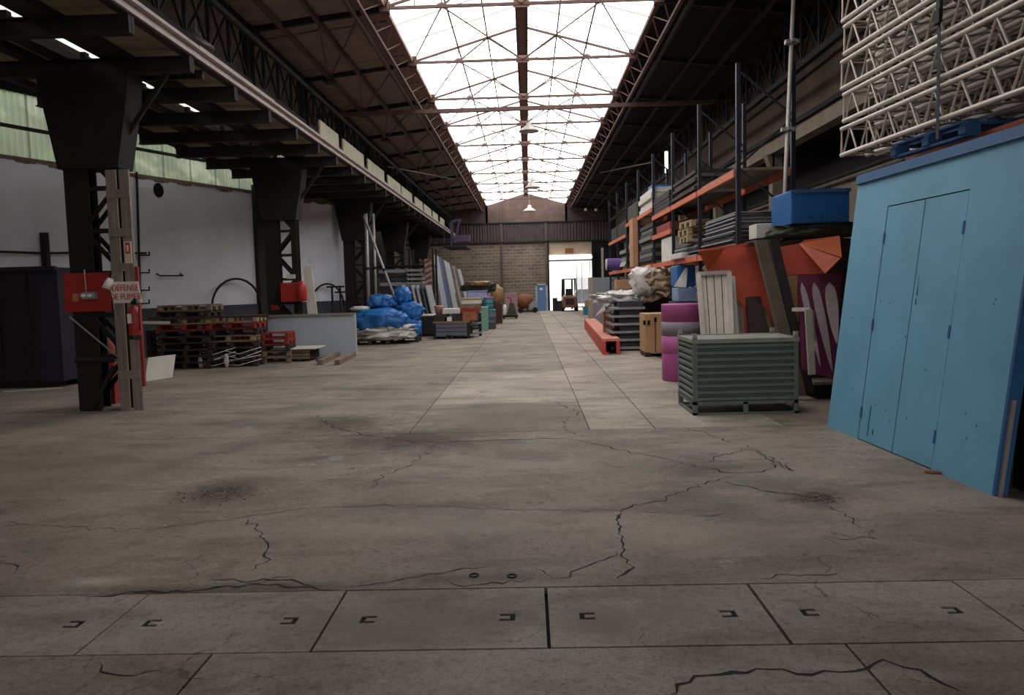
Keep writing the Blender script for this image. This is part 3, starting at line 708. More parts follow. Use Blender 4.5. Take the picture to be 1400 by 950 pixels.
wn = T('wall_front', kind='structure'); wn.part('rear_wall', MB().box((-21, -8.3, 0), (-3.5, -8, 7.6)), whitewall); wn.part('rear_wall', MB().box((3.5, -8.3, 0), (9.5, -8, 7.6)), whitewall); wn.part('rear_lintel', MB().box((-3.5, -8.3, 4.2), (3.5, -8, 7.6)), whitewall)
wn.part('rear_yard', MB().box((-12, -30, -.2), (12, -8.3, -.02)), concr_panel)
wn.part('rear_gable', MB().box((-3, SKY0 - .1, 7.4), (3, SKY0, 8.4)), roofdark)

# ------------------------------------------------------------------ canopy on the left
cn = T('steel_canopy', 'long dark steel canopy with cantilever beams and grey soffit sheets on the left side', 'canopy', (-6.5, 30, 4.9))
BY = [11.45 + 1.716 * k for k in range(-2, 23)]
CX0, CX1 = -8.25, -4.85; BZ0, BZ1 = 4.92, 5.15
me = MB().box((0, -.02, 0), (CX1 - CX0, .02, BZ1 - BZ0)).box((0, -.07, BZ1 - BZ0 - .02), (CX1 - CX0, .07, BZ1 - BZ0)).box((0, -.07, 0), (CX1 - CX0, .07, .02)).box((CX1 - CX0 - .012, -.07, 0), (CX1 - CX0, .07, BZ1 - BZ0)).mesh('cantilever_beam')
me.materials.append(steel_beam)
for y in BY:
    cn.share('cantilever_beam', me, (CX0, y, BZ0))
cn.part('side_bracket', MB().box((-6.2, 12.05, 5.0), (-4.95, 12.12, 5.13)), steel_beam)
for x0, x1 in ((-8.25, -8.1), (-7.35, -7.15), (-6.9, -6.62), (-6.17, -5.8), (-4.98, -4.85)):
    cn.part('stringer', MB().box((x0, 5.5, BZ1), (x1, 52.5, BZ1 + .12)), steel_beam)
for x0, x1 in ((-8.1, -7.35), (-7.15, -6.9), (-5.8, -4.98)):
    for k in range(len(BY) - 1):
        cn.part('soffit_sheet', MB().box((x0 - .05, BY[k] + .01, BZ1 + .1 + .004 * (k % 2)), (x1 + .05, BY[k + 1] - .01, BZ1 + .125)), soffit)
for k in range(len(BY) - 1):
    cn.part('slot_clip', MB().box((-6.5, BY[k] + .0, BZ1 + .0), (-6.42, BY[k] + .1, BZ1 + .12)), steel_dark)
cn.part('edge_fascia', MB().box((CX1, 5.5, BZ1 + .02), (CX1 + .03, 52.5, BZ1 + .17)), fascia)
cn.part('edge_gutter', MB().box((CX1 + .03, 5.5, BZ1 + .12), (CX1 + .1, 52.5, BZ1 + .15)), fascia)
y = 8.3; k = 0
while y < 50:
    cn.part('edge_flashing', MB().box((CX1 - .02, y, BZ1 + .19 + .015 * (k % 2)), (CX1 + .02, y + 3.4, BZ1 + .23 + .015 * (k % 2))), fascia); y += 3.43; k += 1
for y0, y1 in ((18.6, 20.4), (20.9, 23.5), (24.1, 26.8), (27.5, 30.2), (30.5, 33.2), (34, 36.5), (37, 39.7), (40.3, 42.7), (43.8, 46)):
    cn.part('upstand_board', MB().box((CX1 - .06, y0, BZ1 + .2), (CX1 - .02, y1, BZ1 + .62)), M('pale_greenish_board', '#b9b79e', .8, 0, .15, 2))

# lattice columns
def lattice_column(Y, lab):
    t = T('lattice_column', lab, 'column', (-6.35, Y, 0), 'lattice columns carrying the canopy')
    xl, xr_ = -6.8, -5.95
    t.part('main_leg', MB().box((xl, Y - .12, 0), (xl + .36, Y - .1, 4.9)).box((xl, Y + .1, 0), (xl + .36, Y + .12, 4.9)).box((xl + .17, Y - .1, 0), (xl + .19, Y + .1, 4.9)), steel_dark)
    t.part('outer_leg', MB().box((xr_ - .1, Y - .1, 0), (xr_ - .08, Y + .1, 4.9)).box((xr_ - .16, Y - .12, 0), (xr_, Y - .1, 4.9)).box((xr_ - .16, Y + .1, 0), (xr_, Y + .12, 4.9)), steel_dark)
    z = .25; f = 1
    while z < 3.5:
        for dy in (-.13, .13):
            a, b = (xl + .3, xr_ - .12) if f > 0 else (xr_ - .12, xl + .3)
            t.part('diagonal_brace', MB().bar((a, Y + dy, z), (b, Y + dy, z + .5), .012, .07), steel_dark)
        t.part('batten', MB().box((xl + .3, Y - .14, z + .5), (xr_ - .1, Y - .12, z + .57)), steel_dark)
        z += .62; f = -f
    t.part('head_plate', MB().add([(xl - .02, Y - .22, 3.55), (xr_ + .02, Y - .22, 3.55), (xr_ + .22, Y - .22, 4.6), (xr_ + .25, Y - .22, 4.92), (xl - .25, Y - .22, 4.92), (xl - .2, Y - .22, 4.6)] + [(xl - .02, Y + .22, 3.55), (xr_ + .02, Y + .22, 3.55), (xr_ + .22, Y + .22, 4.6), (xr_ + .25, Y + .22, 4.92), (xl - .25, Y + .22, 4.92), (xl - .2, Y + .22, 4.6)],
        [(0, 1, 2, 3, 4, 5), (11, 10, 9, 8, 7, 6)] + [(k, k + 6, (k + 1) % 6 + 6, (k + 1) % 6) for k in range(6)]), steel_dark)
    t.part('knee_brace', MB().bar((xr_, Y, 3.95), (xr_ + .75, Y, 4.95), .05, .07), steel_dark)
    for i in range(3):
        for j in range(2): t.part('rivet', MB().blob((xr_ - .2 + j * .1, Y - .225, 3.7 + i * .12), (.02, .012, .02), 0, 1, 1), steel_dark)
    return t
lattice_column(11.45, 'black riveted lattice column nearest the camera, with the no smoking sign')
lattice_column(11.45 + 1.716 * 5, 'black lattice column with the red tank, second along the canopy')
lattice_column(11.45 + 1.716 * 10, 'dark lattice column beside the silver poles, third along the canopy')
for k, q in ((15, 'fourth'), (20, 'fifth')): lattice_column(11.45 + 1.716 * k, f'dark lattice column deep in the shadow, {q} along the canopy')
# timber guard frame on the near column
Yw = 11.1
a0 = gp(166, 556); a1 = gp(194, 553)
t = T('timber_guard', 'weathered grey plank frame fixed to the nearest column behind the sign', 'timber frame', (a0.x, Yw, 0))
XL, XR = at(163, 500, Yw).x, at(194, 500, Yw).x
wpl = (XR - XL) * .42
ztop = at(170, 232, Yw).z
t.part('upright_plank', MB().box((XL, Yw - .04, 0), (XL + wpl, Yw, ztop)), wood_old)
t.part('upright_plank', MB().box((XR - wpl, Yw - .04, 0), (XR, Yw, ztop)), wood_old)
for py in (265, 318, 365, 512):
    z = at(170, py, Yw).z; t.part('cross_plank', MB().box((XL, Yw - .055, z - .06), (XR, Yw - .035, z + .06)), wood_old)
t.part('side_plank', MB().box((XL - .02, Yw, 0), (XL + .02, Yw + .18, ztop - .3)), wood_old)
t.part('corner_bar', MB().box((XR + .0, Yw - .03, .35), (XR + .04, Yw + .02, 2.1)), redpal)
# signs
sg = at(172, 400, 10.98)
x0, x1 = at(153, 400, 11).x, at(193, 400, 11).x; z0, z1 = at(172, 414, 11).z, at(172, 385, 11).z
t = T('warning_sign', 'white plate with red lettering on the nearest column', 'sign', (x0, 10.98, z0))
t.part('sign_plate', MB().quad((x0 + .03, 10.99, z0), (x1 + .01, 10.99, z0), (x1 - .03, 10.99, z1), (x0 - .03, 10.99, z1), .012), signwhite)
def text(body, loc, size, m, par, rz=0, squeeze=1):
    cu = bpy.data.curves.new('lettering', 'FONT'); cu.body = body; cu.size = size; cu.extrude = .002; cu.align_x = 'CENTER'; cu.align_y = 'CENTER'; cu.materials.append(m)
    o = bpy.data.objects.new('lettering', cu); COL.objects.link(o)
    dg = bpy.context.evaluated_depsgraph_get(); me = bpy.data.meshes.new_from_object(o.evaluated_get(dg)); bpy.data.objects.remove(o)
    o = link('lettering', me, m, par.e); o.location = Vector(loc) - par.loc; o.rotation_euler = (math.radians(90), 0, rz); o.scale = (squeeze, 1, 1); return o
mid = (x0 + x1) / 2; hh = z1 - z0
text('DÉFENSE', (mid, 10.965, z0 + hh * .7), hh * .42, signred, t, squeeze=.78)
text('DE FUMER', (mid, 10.965, z0 + hh * .28), hh * .42, signred, t, squeeze=.78)
x0, x1 = at(170, 345, 11).x, at(180, 345, 11).x; z0, z1 = at(175, 360, 11).z, at(175, 330, 11).z
t = T('extinguisher_sign', 'small upright pictogram sign with a red extinguisher shape, above the lettered plate', 'sign', (x0, 11, z0))
t.part('sign_plate', MB().box((x0, 11.0, z0), (x1, 11.012, z1)), M('worn_yellowish_sign', '#d8c8b0', .6))
t.part('pictogram', MB().box((x0 + .02, 10.995, z0 + .14), (x1 - .02, 11.0, z1 - .02)), signred)
t.part('pictogram_mark', MB().box((mid_ := (x0 + x1) / 2 - .012, 10.99, z0 + .17), (mid_ + .024, 10.995, z1 - .07)).box((mid_ - .01, 10.99, z1 - .07), (mid_ + .03, 10.995, z1 - .055)), signwhite)
# extinguisher
e0 = at(185.5, 461, 10.95); r = .085
t = T('fire_extinguisher', 'red fire extinguisher hanging under the lettered sign on the nearest column', 'fire extinguisher', (e0.x, 10.95, e0.z))
h = at(185, 418, 10.85).z - e0.z
t.part('cylinder', MB().lathe([(r * .8, 0), (r, .03), (r, h - .1), (r * .8, h - .04), (r * .35, h), (.02, h + .02)], e0, 24), redp, smooth=True)
t.part('base_ring', MB().lathe([(r * .95, -.03), (r * 1.03, -.02), (r * 1.03, .03)], e0, 24), black)
t.part('valve', MB().box(e0 + Vector((-.03, -.02, h + .01)), e0 + Vector((.035, .02, h + .07))), black)
t.part('lever', MB().bar(e0 + Vector((-.03, 0, h + .08)), e0 + Vector((.12, 0, h + .12)), .02, .012), galv, [o for o in t.e.children if o.name.startswith('valve')][0])
t.part('hose', MB().tube([e0 + Vector((.0, -.01, h + .05)), e0 + Vector((.05, -.06, h + .1)), e0 + Vector((.11, -.07, h - .02)), e0 + Vector((.1, -.05, h - .3)), e0 + Vector((.095, -.04, .1))], .012, 6), black, smooth=True)
t.part('label_plate', MB().box(e0 + Vector((-.06, -r - .003, h * .45)), e0 + Vector((.0, -r * .8, h * .75))), signwhite)
t.part('label_plate', MB().box(e0 + Vector((.015, -r - .001, h * .42)), e0 + Vector((.06, -r * .75, h * .75))), M('printed_red_label', '#a04a4a', .6))
# red switch board
x0, x1 = at(94, 400, 11.3).x, at(157, 400, 11.3).x; z0, z1 = at(125, 426, 11.2).z, at(125, 373, 11.2).z
t = T('red_switch_board', 'red painted board with socket box and conduits on the nearest column', 'switch board', (x0, 11.2, z0))
bevel(t.part('board', MB().box((x0, 11.18, z0), (x1, 11.24, z1)), redp), .006)
c = at(123, 404, 11.15); t.part('socket_box', MB().box(c + Vector((-.1, -.06, -.05)), c + Vector((.1, .04, .05))), graypl)
for dx_ in (-.06, .03): t.part('socket', MB().lathe([(.03, 0), (.035, .02), (.03, .04)], c + Vector((dx_, -.07, -.02)), 12), signwhite, [o for o in t.e.children if o.name.startswith('socket_box')][0])
t.part('conduit', MB().tube([c + Vector((-.05, 0, .05)), c + Vector((-.06, 0, .38))], .01, 6), galv)
c = at(103, 407, 11.15); t.part('small_label', MB().box(c + Vector((-.045, 0, -.06)), c + Vector((.045, .03, .06))), M('tan_label', '#b5704f', .7))
c = at(149, 386, 10.95); t = T('siren_lamp', 'small white spot lamp clamped beside the lettered sign', 'lamp', tuple(c))
t.part('housing', MB().tube([c + Vector((.03, 0, .05)), c, c + Vector((-.03, -.03, -.09))], [.04, .055, .06], 12), signwhite, smooth=True)
t.part('bracket', MB().bar(c, c + Vector((.1, .1, 0)), .02), galv)
p, q = at(95, 433, 11.1), at(160, 487, 11.1)
t = T('leaning_pole', 'thin pale metal pole slanting across the foot of the nearest column', 'pole', tuple(q)); t.part('pole', MB().tube([p, q], .012, 6), galv)
t = T('column_foot_guard', 'low dark steel guard box round the foot of the nearest column', 'guard', (-6.4, 11.1, 0))
xa, xb = at(108, 520, 11.1).x, at(160, 520, 11.1).x; z1 = at(130, 492, 11.1).z
t.part('guard_plate', MB().box((xa, 11.08, 0), (xb - .25, 11.12, z1)), steel_dark)
t.part('guard_rail', MB().tube([(xa, 11.05, z1), (xb, 11.05, z1)], .04, 8), steel_dark)
t.part('guard_brace', MB().bar((xa + .2, 11.05, .05), (xb, 11.05, z1 - .1), .05), steel_dark)
c = at(147, 470, 11.9); t = T('fire_extinguisher', 'dull red extinguisher half hidden inside the nearest column foot', 'fire extinguisher', (c.x, 11.9, 0))
t.part('cylinder', MB().lathe([(.09, .35), (.1, .4), (.1, .9), (.04, 1.02), (.02, 1.05)], (c.x, 11.9, 0), 16), redpal, smooth=True)
t.part('stand', MB().box((c.x - .12, 11.8, 0), (c.x + .12, 12.0, .35)), redpal)

# ------------------------------------------------------------------ left yard of the hall
# dark container
c = gp(0, 532); x1 = gp(96, 528).x
t = T('dark_container', 'large dark maroon steel skip with an indigo end, left of the nearest column', 'skip', (x1 - 2, 14.3, 0))
zt = at(50, 365, 14.4).z
t.part('body', MB().box((x1 - 3.6, 14.2, .12), (x1 - .42, 15.6, zt)), darkcont); t.part('end_section', MB().box((x1 - .42, 14.19, .12), (x1, 15.6, zt - .02)), darkpurp)
for k in range(6): t.part('rib', MB().box((x1 - 3.4 + k * .55, 14.14, .15), (x1 - 3.32 + k * .55, 14.2, zt - .08)), darkcont)
t.part('rim', MB().box((x1 - 3.6, 14.12, zt - .08), (x1, 14.2, zt)), darkcont)
t.part('skid', MB().box((x1 - 3.5, 14.25, 0), (x1 - .1, 14.4, .12)).box((x1 - 3.5, 15.4, 0), (x1 - .1, 15.5, .12)), steel_dark)
t = T('steel_bar', 'pale bar lying on the floor before the dark skip', 'bar', tuple(gp(60, 532))); t.part('bar', MB().bar(gp(15, 535) + Vector((0, -.2, .02)), gp(92, 530) + Vector((0, -.15, .02)), .03), galv)
# white board leaning
p = [gp(197, 522), gp(235, 516)]; t = T('white_board', 'cream board leaning against pallets, right of the nearest column', 'board', tuple(p[0]))
za = at(215, 485, p[1].y + .2).z
t.part('panel', MB().quad(p[0], p[1], p[1] + Vector((0, .2, za)), p[0] + Vector((0, .2, za)), .02), white_p)
# pallets
def pallet_proto(name, m, label, L_=1.2, Wd=.8, group='pallets stacked by the left wall', mb_=None):
    t = T(name, label, 'pallet', (0, 0, 0), group)
    bt = MB().box((-L_ / 2, -.05, 0), (L_ / 2, .05, .022)).mesh('board'); bt.materials.append(m)
    bk = MB().box((-.05, -.07, 0), (.05, .07, .078)).mesh('block'); bk.materials.append(mb_ or m)
    cr_ = MB().box((-.05, -Wd / 2, 0), (.05, Wd / 2, .022)).mesh('cross_board'); cr_.materials.append(m)
    for y in (-Wd / 2 + .05, -.18, 0, .18, Wd / 2 - .05): t.share('top_board', bt, (0, y, .122))
    for x in (-L_ / 2 + .05, 0, L_ / 2 - .05): t.share('cross_board', cr_, (x, 0, .1))
    for y in (-Wd / 2 + .05, 0, Wd / 2 - .05):
        t.share('bottom_board', bt, (0, y, 0))
        for x in (-L_ / 2 + .05, 0, L_ / 2 - .05): t.share('block', bk, (x, y, .022))
    return t.e
PH = .146
proto = {}
def pallet(kind, x, y, z, rz, label, group='pallets stacked by the left wall'):
    if kind not in proto:
        m = {'dark': wood_dark, 'red': redpal, 'light': wood_light, 'grey': wood_pal, 'blue': bluedark}[kind]
        e = pallet_proto({'dark': 'dark_pallet', 'red': 'red_pallet', 'light': 'pale_pallet', 'grey': 'wooden_pallet', 'blue': 'blue_pallet'}[kind], m, label, mb_=wood_light if kind == 'light' else None, group=group)
        proto[kind] = e; e.location = (x, y, z); e.rotation_euler = (0, 0, rz); return e
    return copy_thing(proto[kind], (x, y, z), rz, label, group)
stA = gp(262, 505); ya = stA.y + .5
lay = ['dark', 'dark', 'dark', 'dark', 'dark', 'dark', 'red', 'light', 'dark', 'grey']
hts = ['lowest', 'second from the floor', 'third from the floor', 'fourth from the floor', 'fifth from the floor', 'sixth from the floor', 'seventh from the floor', 'third from the top', 'second from the top', 'topmost']
for k, kd in enumerate(lay):
    nm = {'dark': 'dark stained', 'red': 'red painted', 'light': 'pale', 'grey': 'weathered grey'}[kd]
    pallet(kd, at(262, 460, ya).x + random.uniform(-.06, .06), ya + random.uniform(-.03, .03), k * PH, random.uniform(-.06, .06), f'{nm} pallet in the tall stack behind the cream board, {hts[k]}')
xb = at(322, 460, ya).x
for k, kd in enumerate(['dark', 'dark', 'dark', 'dark', 'light', 'dark', 'red', 'light']):
    nm = {'dark': 'dark stained', 'red': 'red painted', 'light': 'pale'}[kd]
    pallet(kd, xb - .12 + random.uniform(-.05, .05), ya + .3, k * PH, .05 + random.uniform(-.06, .06), f'{nm} pallet in the middle stack by the left wall, {hts[k] if k < 7 else "topmost"}')
xc = at(338, 460, ya).x
for k, kd in enumerate(['grey', 'grey', 'dark', 'red', 'red']):
    nm = {'dark': 'dark stained', 'red': 'red painted', 'grey': 'weathered grey'}[kd]
    pallet(kd, xc + .15, ya + .9, k * PH, .12 + random.uniform(-.05, .05), f'{nm} pallet in the low stack left of the grey counter, {hts[k] if k < 4 else "topmost"}')
xd = at(222, 460, ya).x
for k in range(6):
    pallet('dark', xd - .1, ya + .9, k * PH, .3, f'dark stained pallet in the shadowed stack behind the nearest column, {hts[k]}')
c = gp(315, 500)
for i, (px, py, w) in enumerate(((300, 499, .5), (335, 492, .5))):
    c = at(px, py, ya - .3)
    mb = MB()
    for k in range(4):
        z = .06 + k * .09; mb.tube([Vector((c.x - .45, ya - .33 + .1 * math.sin(k), z + .02 * k)), Vector((c.x - .1, ya - .36, z + .05 * math.sin(k * 2))), Vector((c.x + .35, ya - .2, z + .12))], .008, 5)
    mb.blob((c.x - .42, ya - .33, .16), (.05, .03, .16), .5, 3, 2, i)
    o = one('stretch_film', mb, wrap, ['torn white stretch film hanging off the middle pallet stack', 'torn white stretch film trailing from the low pallet stack'][i], 'plastic film', (c.x, ya - .33, 0), smooth=True)
p, q = at(290, 437, ya - .2), at(372, 436, ya - .2)
one('long_plank', MB().box((at(215, 437, ya).x, ya - .45, 1.16 - .02 * 1), (q.x, ya - .3, 1.19)), wood_dark, 'long dark plank across the front of the pallet stacks', 'plank', (p.x, ya - .4, 1.16))
p, q = at(196, 441, ya - .5), at(232, 441, ya - .5); one('pale_batten', MB().bar(p, q, .05, .06), white_p, 'pale batten sticking out behind the extinguisher', 'batten', tuple(p))
# cable loops on the wall
for (a0_, y0_, a1_, top, lab) in ((290, 418, 356, 381, 'black hose loop standing against the white wall above the pallets'), (425, 418, 470, 388, 'black hose loop against the white wall right of the red tank')):
    mb = MB(); pts = []
    for k in range(15):
        a = math.pi * k / 14; px = (a0_ + a1_) / 2 - (a1_ - a0_) / 2 * math.cos(a); py = y0_ - (y0_ - top) * math.sin(a); pts.append(onwall(px, py, -.25))
    mb.tube(pts, .035, 8); one('hose_loop', mb, rubber, lab, 'hose', tuple(pts[0]), smooth=True)
# red tank on second column, white plank
Y2c = 19.6; c = at(403, 400, Y2c)
t = T('red_tank', 'red box tank with a round cylinder, fixed to the second column', 'tank', tuple(c))
bevel(t.part('tank_box', MB().box(at(384, 413, Y2c), at(409, 386, Y2c) + Vector((0, .35, 0))), redp), .02)
t.part('cylinder', MB().lathe([(.1, 0), (.13, .04), (.13, .42), (.06, .5), (.02, .53)], at(413, 412, Y2c - .05), 18), redp, smooth=True)
t.part('gauge_plate', MB().box(at(392, 381, Y2c), at(403, 375, Y2c) + Vector((0, .05, 0))), white_p)
t = T('red_box', 'small red box behind the left end of the grey counter', 'box', tuple(at(375, 420, 19.9)))
t.part('body', MB().box(at(371, 424, 19.9) , at(382, 417, 19.9) + Vector((0, .3, 0))), redp)
a = at(428, 420, 20.3); t = T('white_plank', 'tall white plank leaning beside the second column behind the counter', 'plank', (a.x, 20.3, 0))
t.part('plank', MB().quad((at(424, 420, 20.3).x, 20.2, .5), (at(438, 420, 20.3).x, 20.2, .5), at(426, 364, 20.5), at(415, 366, 20.5), .04), white_p)
# grey curved counter
t = T('grey_counter', 'curved light grey reception counter with a thin dark top', 'counter', tuple(gp(430, 487)))
A = gp(487, 486); n = 14; X0c = at(364, 440, 19.4).x
pts = [Vector((X0c + (A.x - X0c) * k / n, A.y - .35 * math.sin(math.pi * k / n * .5 + math.pi / 2) , 0)) for k in range(n + 1)]
H = at(487, 430, A.y).z; mb = MB(); tp = MB()
for k in range(n):
    mb.quad(pts[k], pts[k + 1], pts[k + 1] + Vector((0, 0, H)), pts[k] + Vector((0, 0, H)), -.03)
    tp.add([pts[k] + Vector((0, -.05, H)), pts[k + 1] + Vector((0, -.05, H)), pts[k + 1] + Vector((0, .18, H)), pts[k] + Vector((0, .18, H)), pts[k] + Vector((0, -.05, H + .05)), pts[k + 1] + Vector((0, -.05, H + .05)), pts[k + 1] + Vector((0, .18, H + .05)), pts[k] + Vector((0, .18, H + .05))],
           [(0, 3, 2, 1), (4, 5, 6, 7), (0, 1, 5, 4), (1, 2, 6, 5), (2, 3, 7, 6), (3, 0, 4, 7)])
t.part('front_panel', mb, counterm); t.part('counter_top', tp, M('grey_counter_edge', '#77716d', .6))
t.part('end_panel', MB().box((A.x - .03, A.y, 0), (A.x, A.y + .18, H)), counterm)
# low platform crate and floor timbers
a, b = gp(375, 495), gp(441, 488)
t = T('low_crate', 'low dark crate with a pale board on top, before the grey counter', 'crate', tuple(a))
zt = at(400, 478, a.y).z
t.part('board_top', MB().box((a.x - .05, a.y - .05, zt), (b.x + .15, a.y + .95, zt + .03)), white_p); 
for k in range(3): t.part('slat', MB().box((a.x + .08, a.y, .06 + k * (zt - .06) / 3), (b.x, a.y + .02, .04 + (k + 1) * (zt - .06) / 3)), wood_pal)
t.part('body', MB().box((a.x + .1, a.y + .02, .04), (b.x, a.y + .85, zt)), wood_dark)
for k in range(3): t.part('foot', MB().box((a.x + .12 + k * .45, a.y, 0), (a.x + .22 + k * .45, a.y + .8, .05)), wood_dark)
for i, (x0, y0, x1, y1, lab) in enumerate(((437, 499, 462, 487, 'short timber beam on the floor by the counter, the one closer to the low crate'), (461, 499, 484, 487, 'short timber beam on the floor by the counter, the one closer to the blue bundles'))):
    p, q = gp(x0, y0), gp(x1, y1); bevel(one('timber_beam', MB().bar(p + Vector((0, 0, .06)), q + Vector((0, 0, .06)), .12, .12), wood_pal, lab, 'beam', tuple(p), 'timber beams on the floor'), .008)
# blue bundles on white cloth and pallet
g0 = gp(520, 472); Yb = g0.y + .7
pallet('dark', at(510, 470, Yb).x, Yb - .1, 0, 0, 'dark pallet under the white cloth and the blue bundles'); pallet('dark', at(549, 466, Yb + .7).x, Yb + .7, 0, 0, 'dark pallet just right of the white cloth')
c = at(524, 459, Yb)
one('white_cloth_heap', MB().blob((c.x, Yb, .34), (.95, .5, .26), .42, 3.4, 4, 3, .75, .148, 1.8), whitecloth, 'crumpled white cloth heap under the largest blue bundle', 'cloth', (c.x, Yb, .15), smooth=True)
def bundle(px, py, Y, r, lab, seed, m=tarp, cap=None):
    c = at(px, py, Y); t = T('blue_bundle', lab, 'bundle', (c.x, Y, c.z - r[2]), 'blue tarpaulin bundles')
    t.part('tarpaulin', MB().blob(c, r, .22, 2.0, 4, seed, .75, None, 1.6), m, smooth=True)
    for dx_ in (-.35, .35):
        pts = [c + Vector((r[0] * dx_, r[1] * 1.1 * math.cos(a), r[2] * 1.08 * math.sin(a))) for a in [2 * math.pi * k / 16 for k in range(17)]]
        t.part('lashing', MB().tube(pts, .009, 5), bluedark)
bundle(520, 438, Yb, (.88, .5, .36), 'largest blue tarpaulin bundle, lying on the white cloth', 1)
bundle(521, 413, Yb + .6, (.42, .35, .24), 'smaller blue tarpaulin roll lying on top of the largest bundle', 5)
bundle(551, 405, Yb + 1.0, (.27, .3, .3), 'small round blue bundle at the top right of the pile', 8)
bundle(560, 426, Yb + .9, (.42, .35, .32), 'medium blue bundle sitting right of the largest one', 11)
bundle(563, 449, Yb + .8, (.32, .3, .32), 'lowest blue bundle standing on the pallet at the right', 14)
c = at(496, 432, Yb - .2); one('white_cloth_heap', MB().blob(at(493, 422, Yb + .3), (.3, .2, .08), .3, 3, 3, 8), whitecloth, 'small white cloth lying between the counter and the blue roll', 'cloth', tuple(c), smooth=True)
# silver poles
for (a, b, Y, r, lab) in (((500, 292), (505, 440), 27.5, .06, 'upright silver pole in front of the third column'), ((497, 295), (538, 402), 26.8, .045, 'slanting silver pole leaning behind the blue roll'), ((510, 292), (514, 404), 28.2, .05, 'thin grey pole with a fork top beside the upright silver pole')):
    p, q = at(a[0], a[1], Y), at(b[0], b[1], Y)
    q = p + (q - p) * (p.z / (p.z - q.z))
    t = T('metal_pole', lab, 'pole', tuple(q), 'metal poles by the third column'); t.part('tube', MB().tube([q, p], r, 10), galv, smooth=True); t.part('collar', MB().tube([q.lerp(p, .55), q.lerp(p, .57)], r * 1.35, 10), steel_dark)
# black metal frames beside the counter
for k, (px, lab) in enumerate(((455, 'black trolley handle rising behind the grey counter'), (466, 'second black metal stand behind the grey counter, with a cross bar'))):
    c = at(px, 420, 21.5); t = T('metal_stand', lab, 'stand', (c.x, 21.5, 0), 'black stands behind the counter')
    zt = at(px, 392, 21.5).z; t.part('post', MB().bar((c.x, 21.5, 0), (c.x, 21.5, zt), .05), steel_dark); t.part('cross_bar', MB().bar((c.x - .15, 21.5, zt - .15 * k), (c.x + .35, 21.5, zt - .15 * k), .05), steel_dark); t.part('foot', MB().box((c.x - .25, 21.3, 0), (c.x + .25, 21.7, .05)), steel_dark)
# shelving with boards under the canopy
Yr = 30.5
t = T('storage_rack', 'dark rack of stacked boards and crates under the canopy, behind the silver poles', 'rack', (at(545, 440, Yr).x, Yr, 0))
xa, xb = at(514, 400, Yr).x, at(592, 400, Yr).x
for x in (xa, (xa + xb) / 2 + .2, xb): 
    for dy in (0, 1.0): t.part('upright', MB().box((x, Yr + dy, 0), (x + .08, Yr + dy + .08, 3.3)), steel_dark)
for z in (1.45, 2.6): t.part('shelf', MB().box((xa, Yr, z), (xb, Yr + 1.1, z + .06)), steel_dark if z > 2 else wood_light)
k = 0
labs = ['lowest', 'second', 'third', 'fourth', 'fifth', 'sixth', 'seventh']
for k in range(6):
    z = 1.52 + k * .17
    x0, x1 = at(515, 380, Yr).x + random.uniform(0, .15), at(556, 380, Yr).x
    one('board_stack', MB().box((x0, Yr + .02, z), (x1, Yr + 1.0, z + .13)), [plinthm, wood_dark, greycab][k % 3], f'{labs[k]} dark board from below on the rack behind the silver poles', 'board', (x0, Yr, z), 'dark boards on the rack')
    x0, x1 = at(557, 380, Yr).x, at(578, 380, Yr).x
    one('grey_tray', MB().box((x0, Yr - .1, z + .03), (x1, Yr + .9, z + .12)).box((x0, Yr - .1, z + .12), (x0 + .03, Yr + .9, z + .15)).box((x1 - .03, Yr - .1, z + .12), (x1, Yr + .9, z + .15)), graypl, f'{labs[k]} grey tray from below in the stack beside the striped board', 'tray', (x0, Yr, z), 'grey trays on the rack')
# striped board
x0, x1 = at(581, 380, Yr - .3).x, at(590, 380, Yr - .3).x; z0, z1 = at(585, 393, Yr - .3).z, at(585, 354, Yr - .3).z
t = T('striped_board', 'narrow red and white striped hazard board at the end of the rack', 'hazard board', (x0, Yr - .3, z0))
t.part('board', MB().box((x0, Yr - .3, z0), (x1, Yr - .26, z1)), graypl)
t.part('stand', MB().box((x0, Yr - .28, 0), (x0 + .05, Yr - .26, z0)).box((x1 - .05, Yr - .28, 0), (x1, Yr - .26, z0)), steel_dark)
for k in range(5):
    z = z0 + .02 + k * (z1 - z0) / 5; t.part('red_stripe', MB().quad((x0, Yr - .305, z), (x1, Yr - .305, z + .12), (x1, Yr - .305, z + .24), (x0, Yr - .305, z + .12), -.004), M('dull_red_stripe', '#7d3a34', .7))
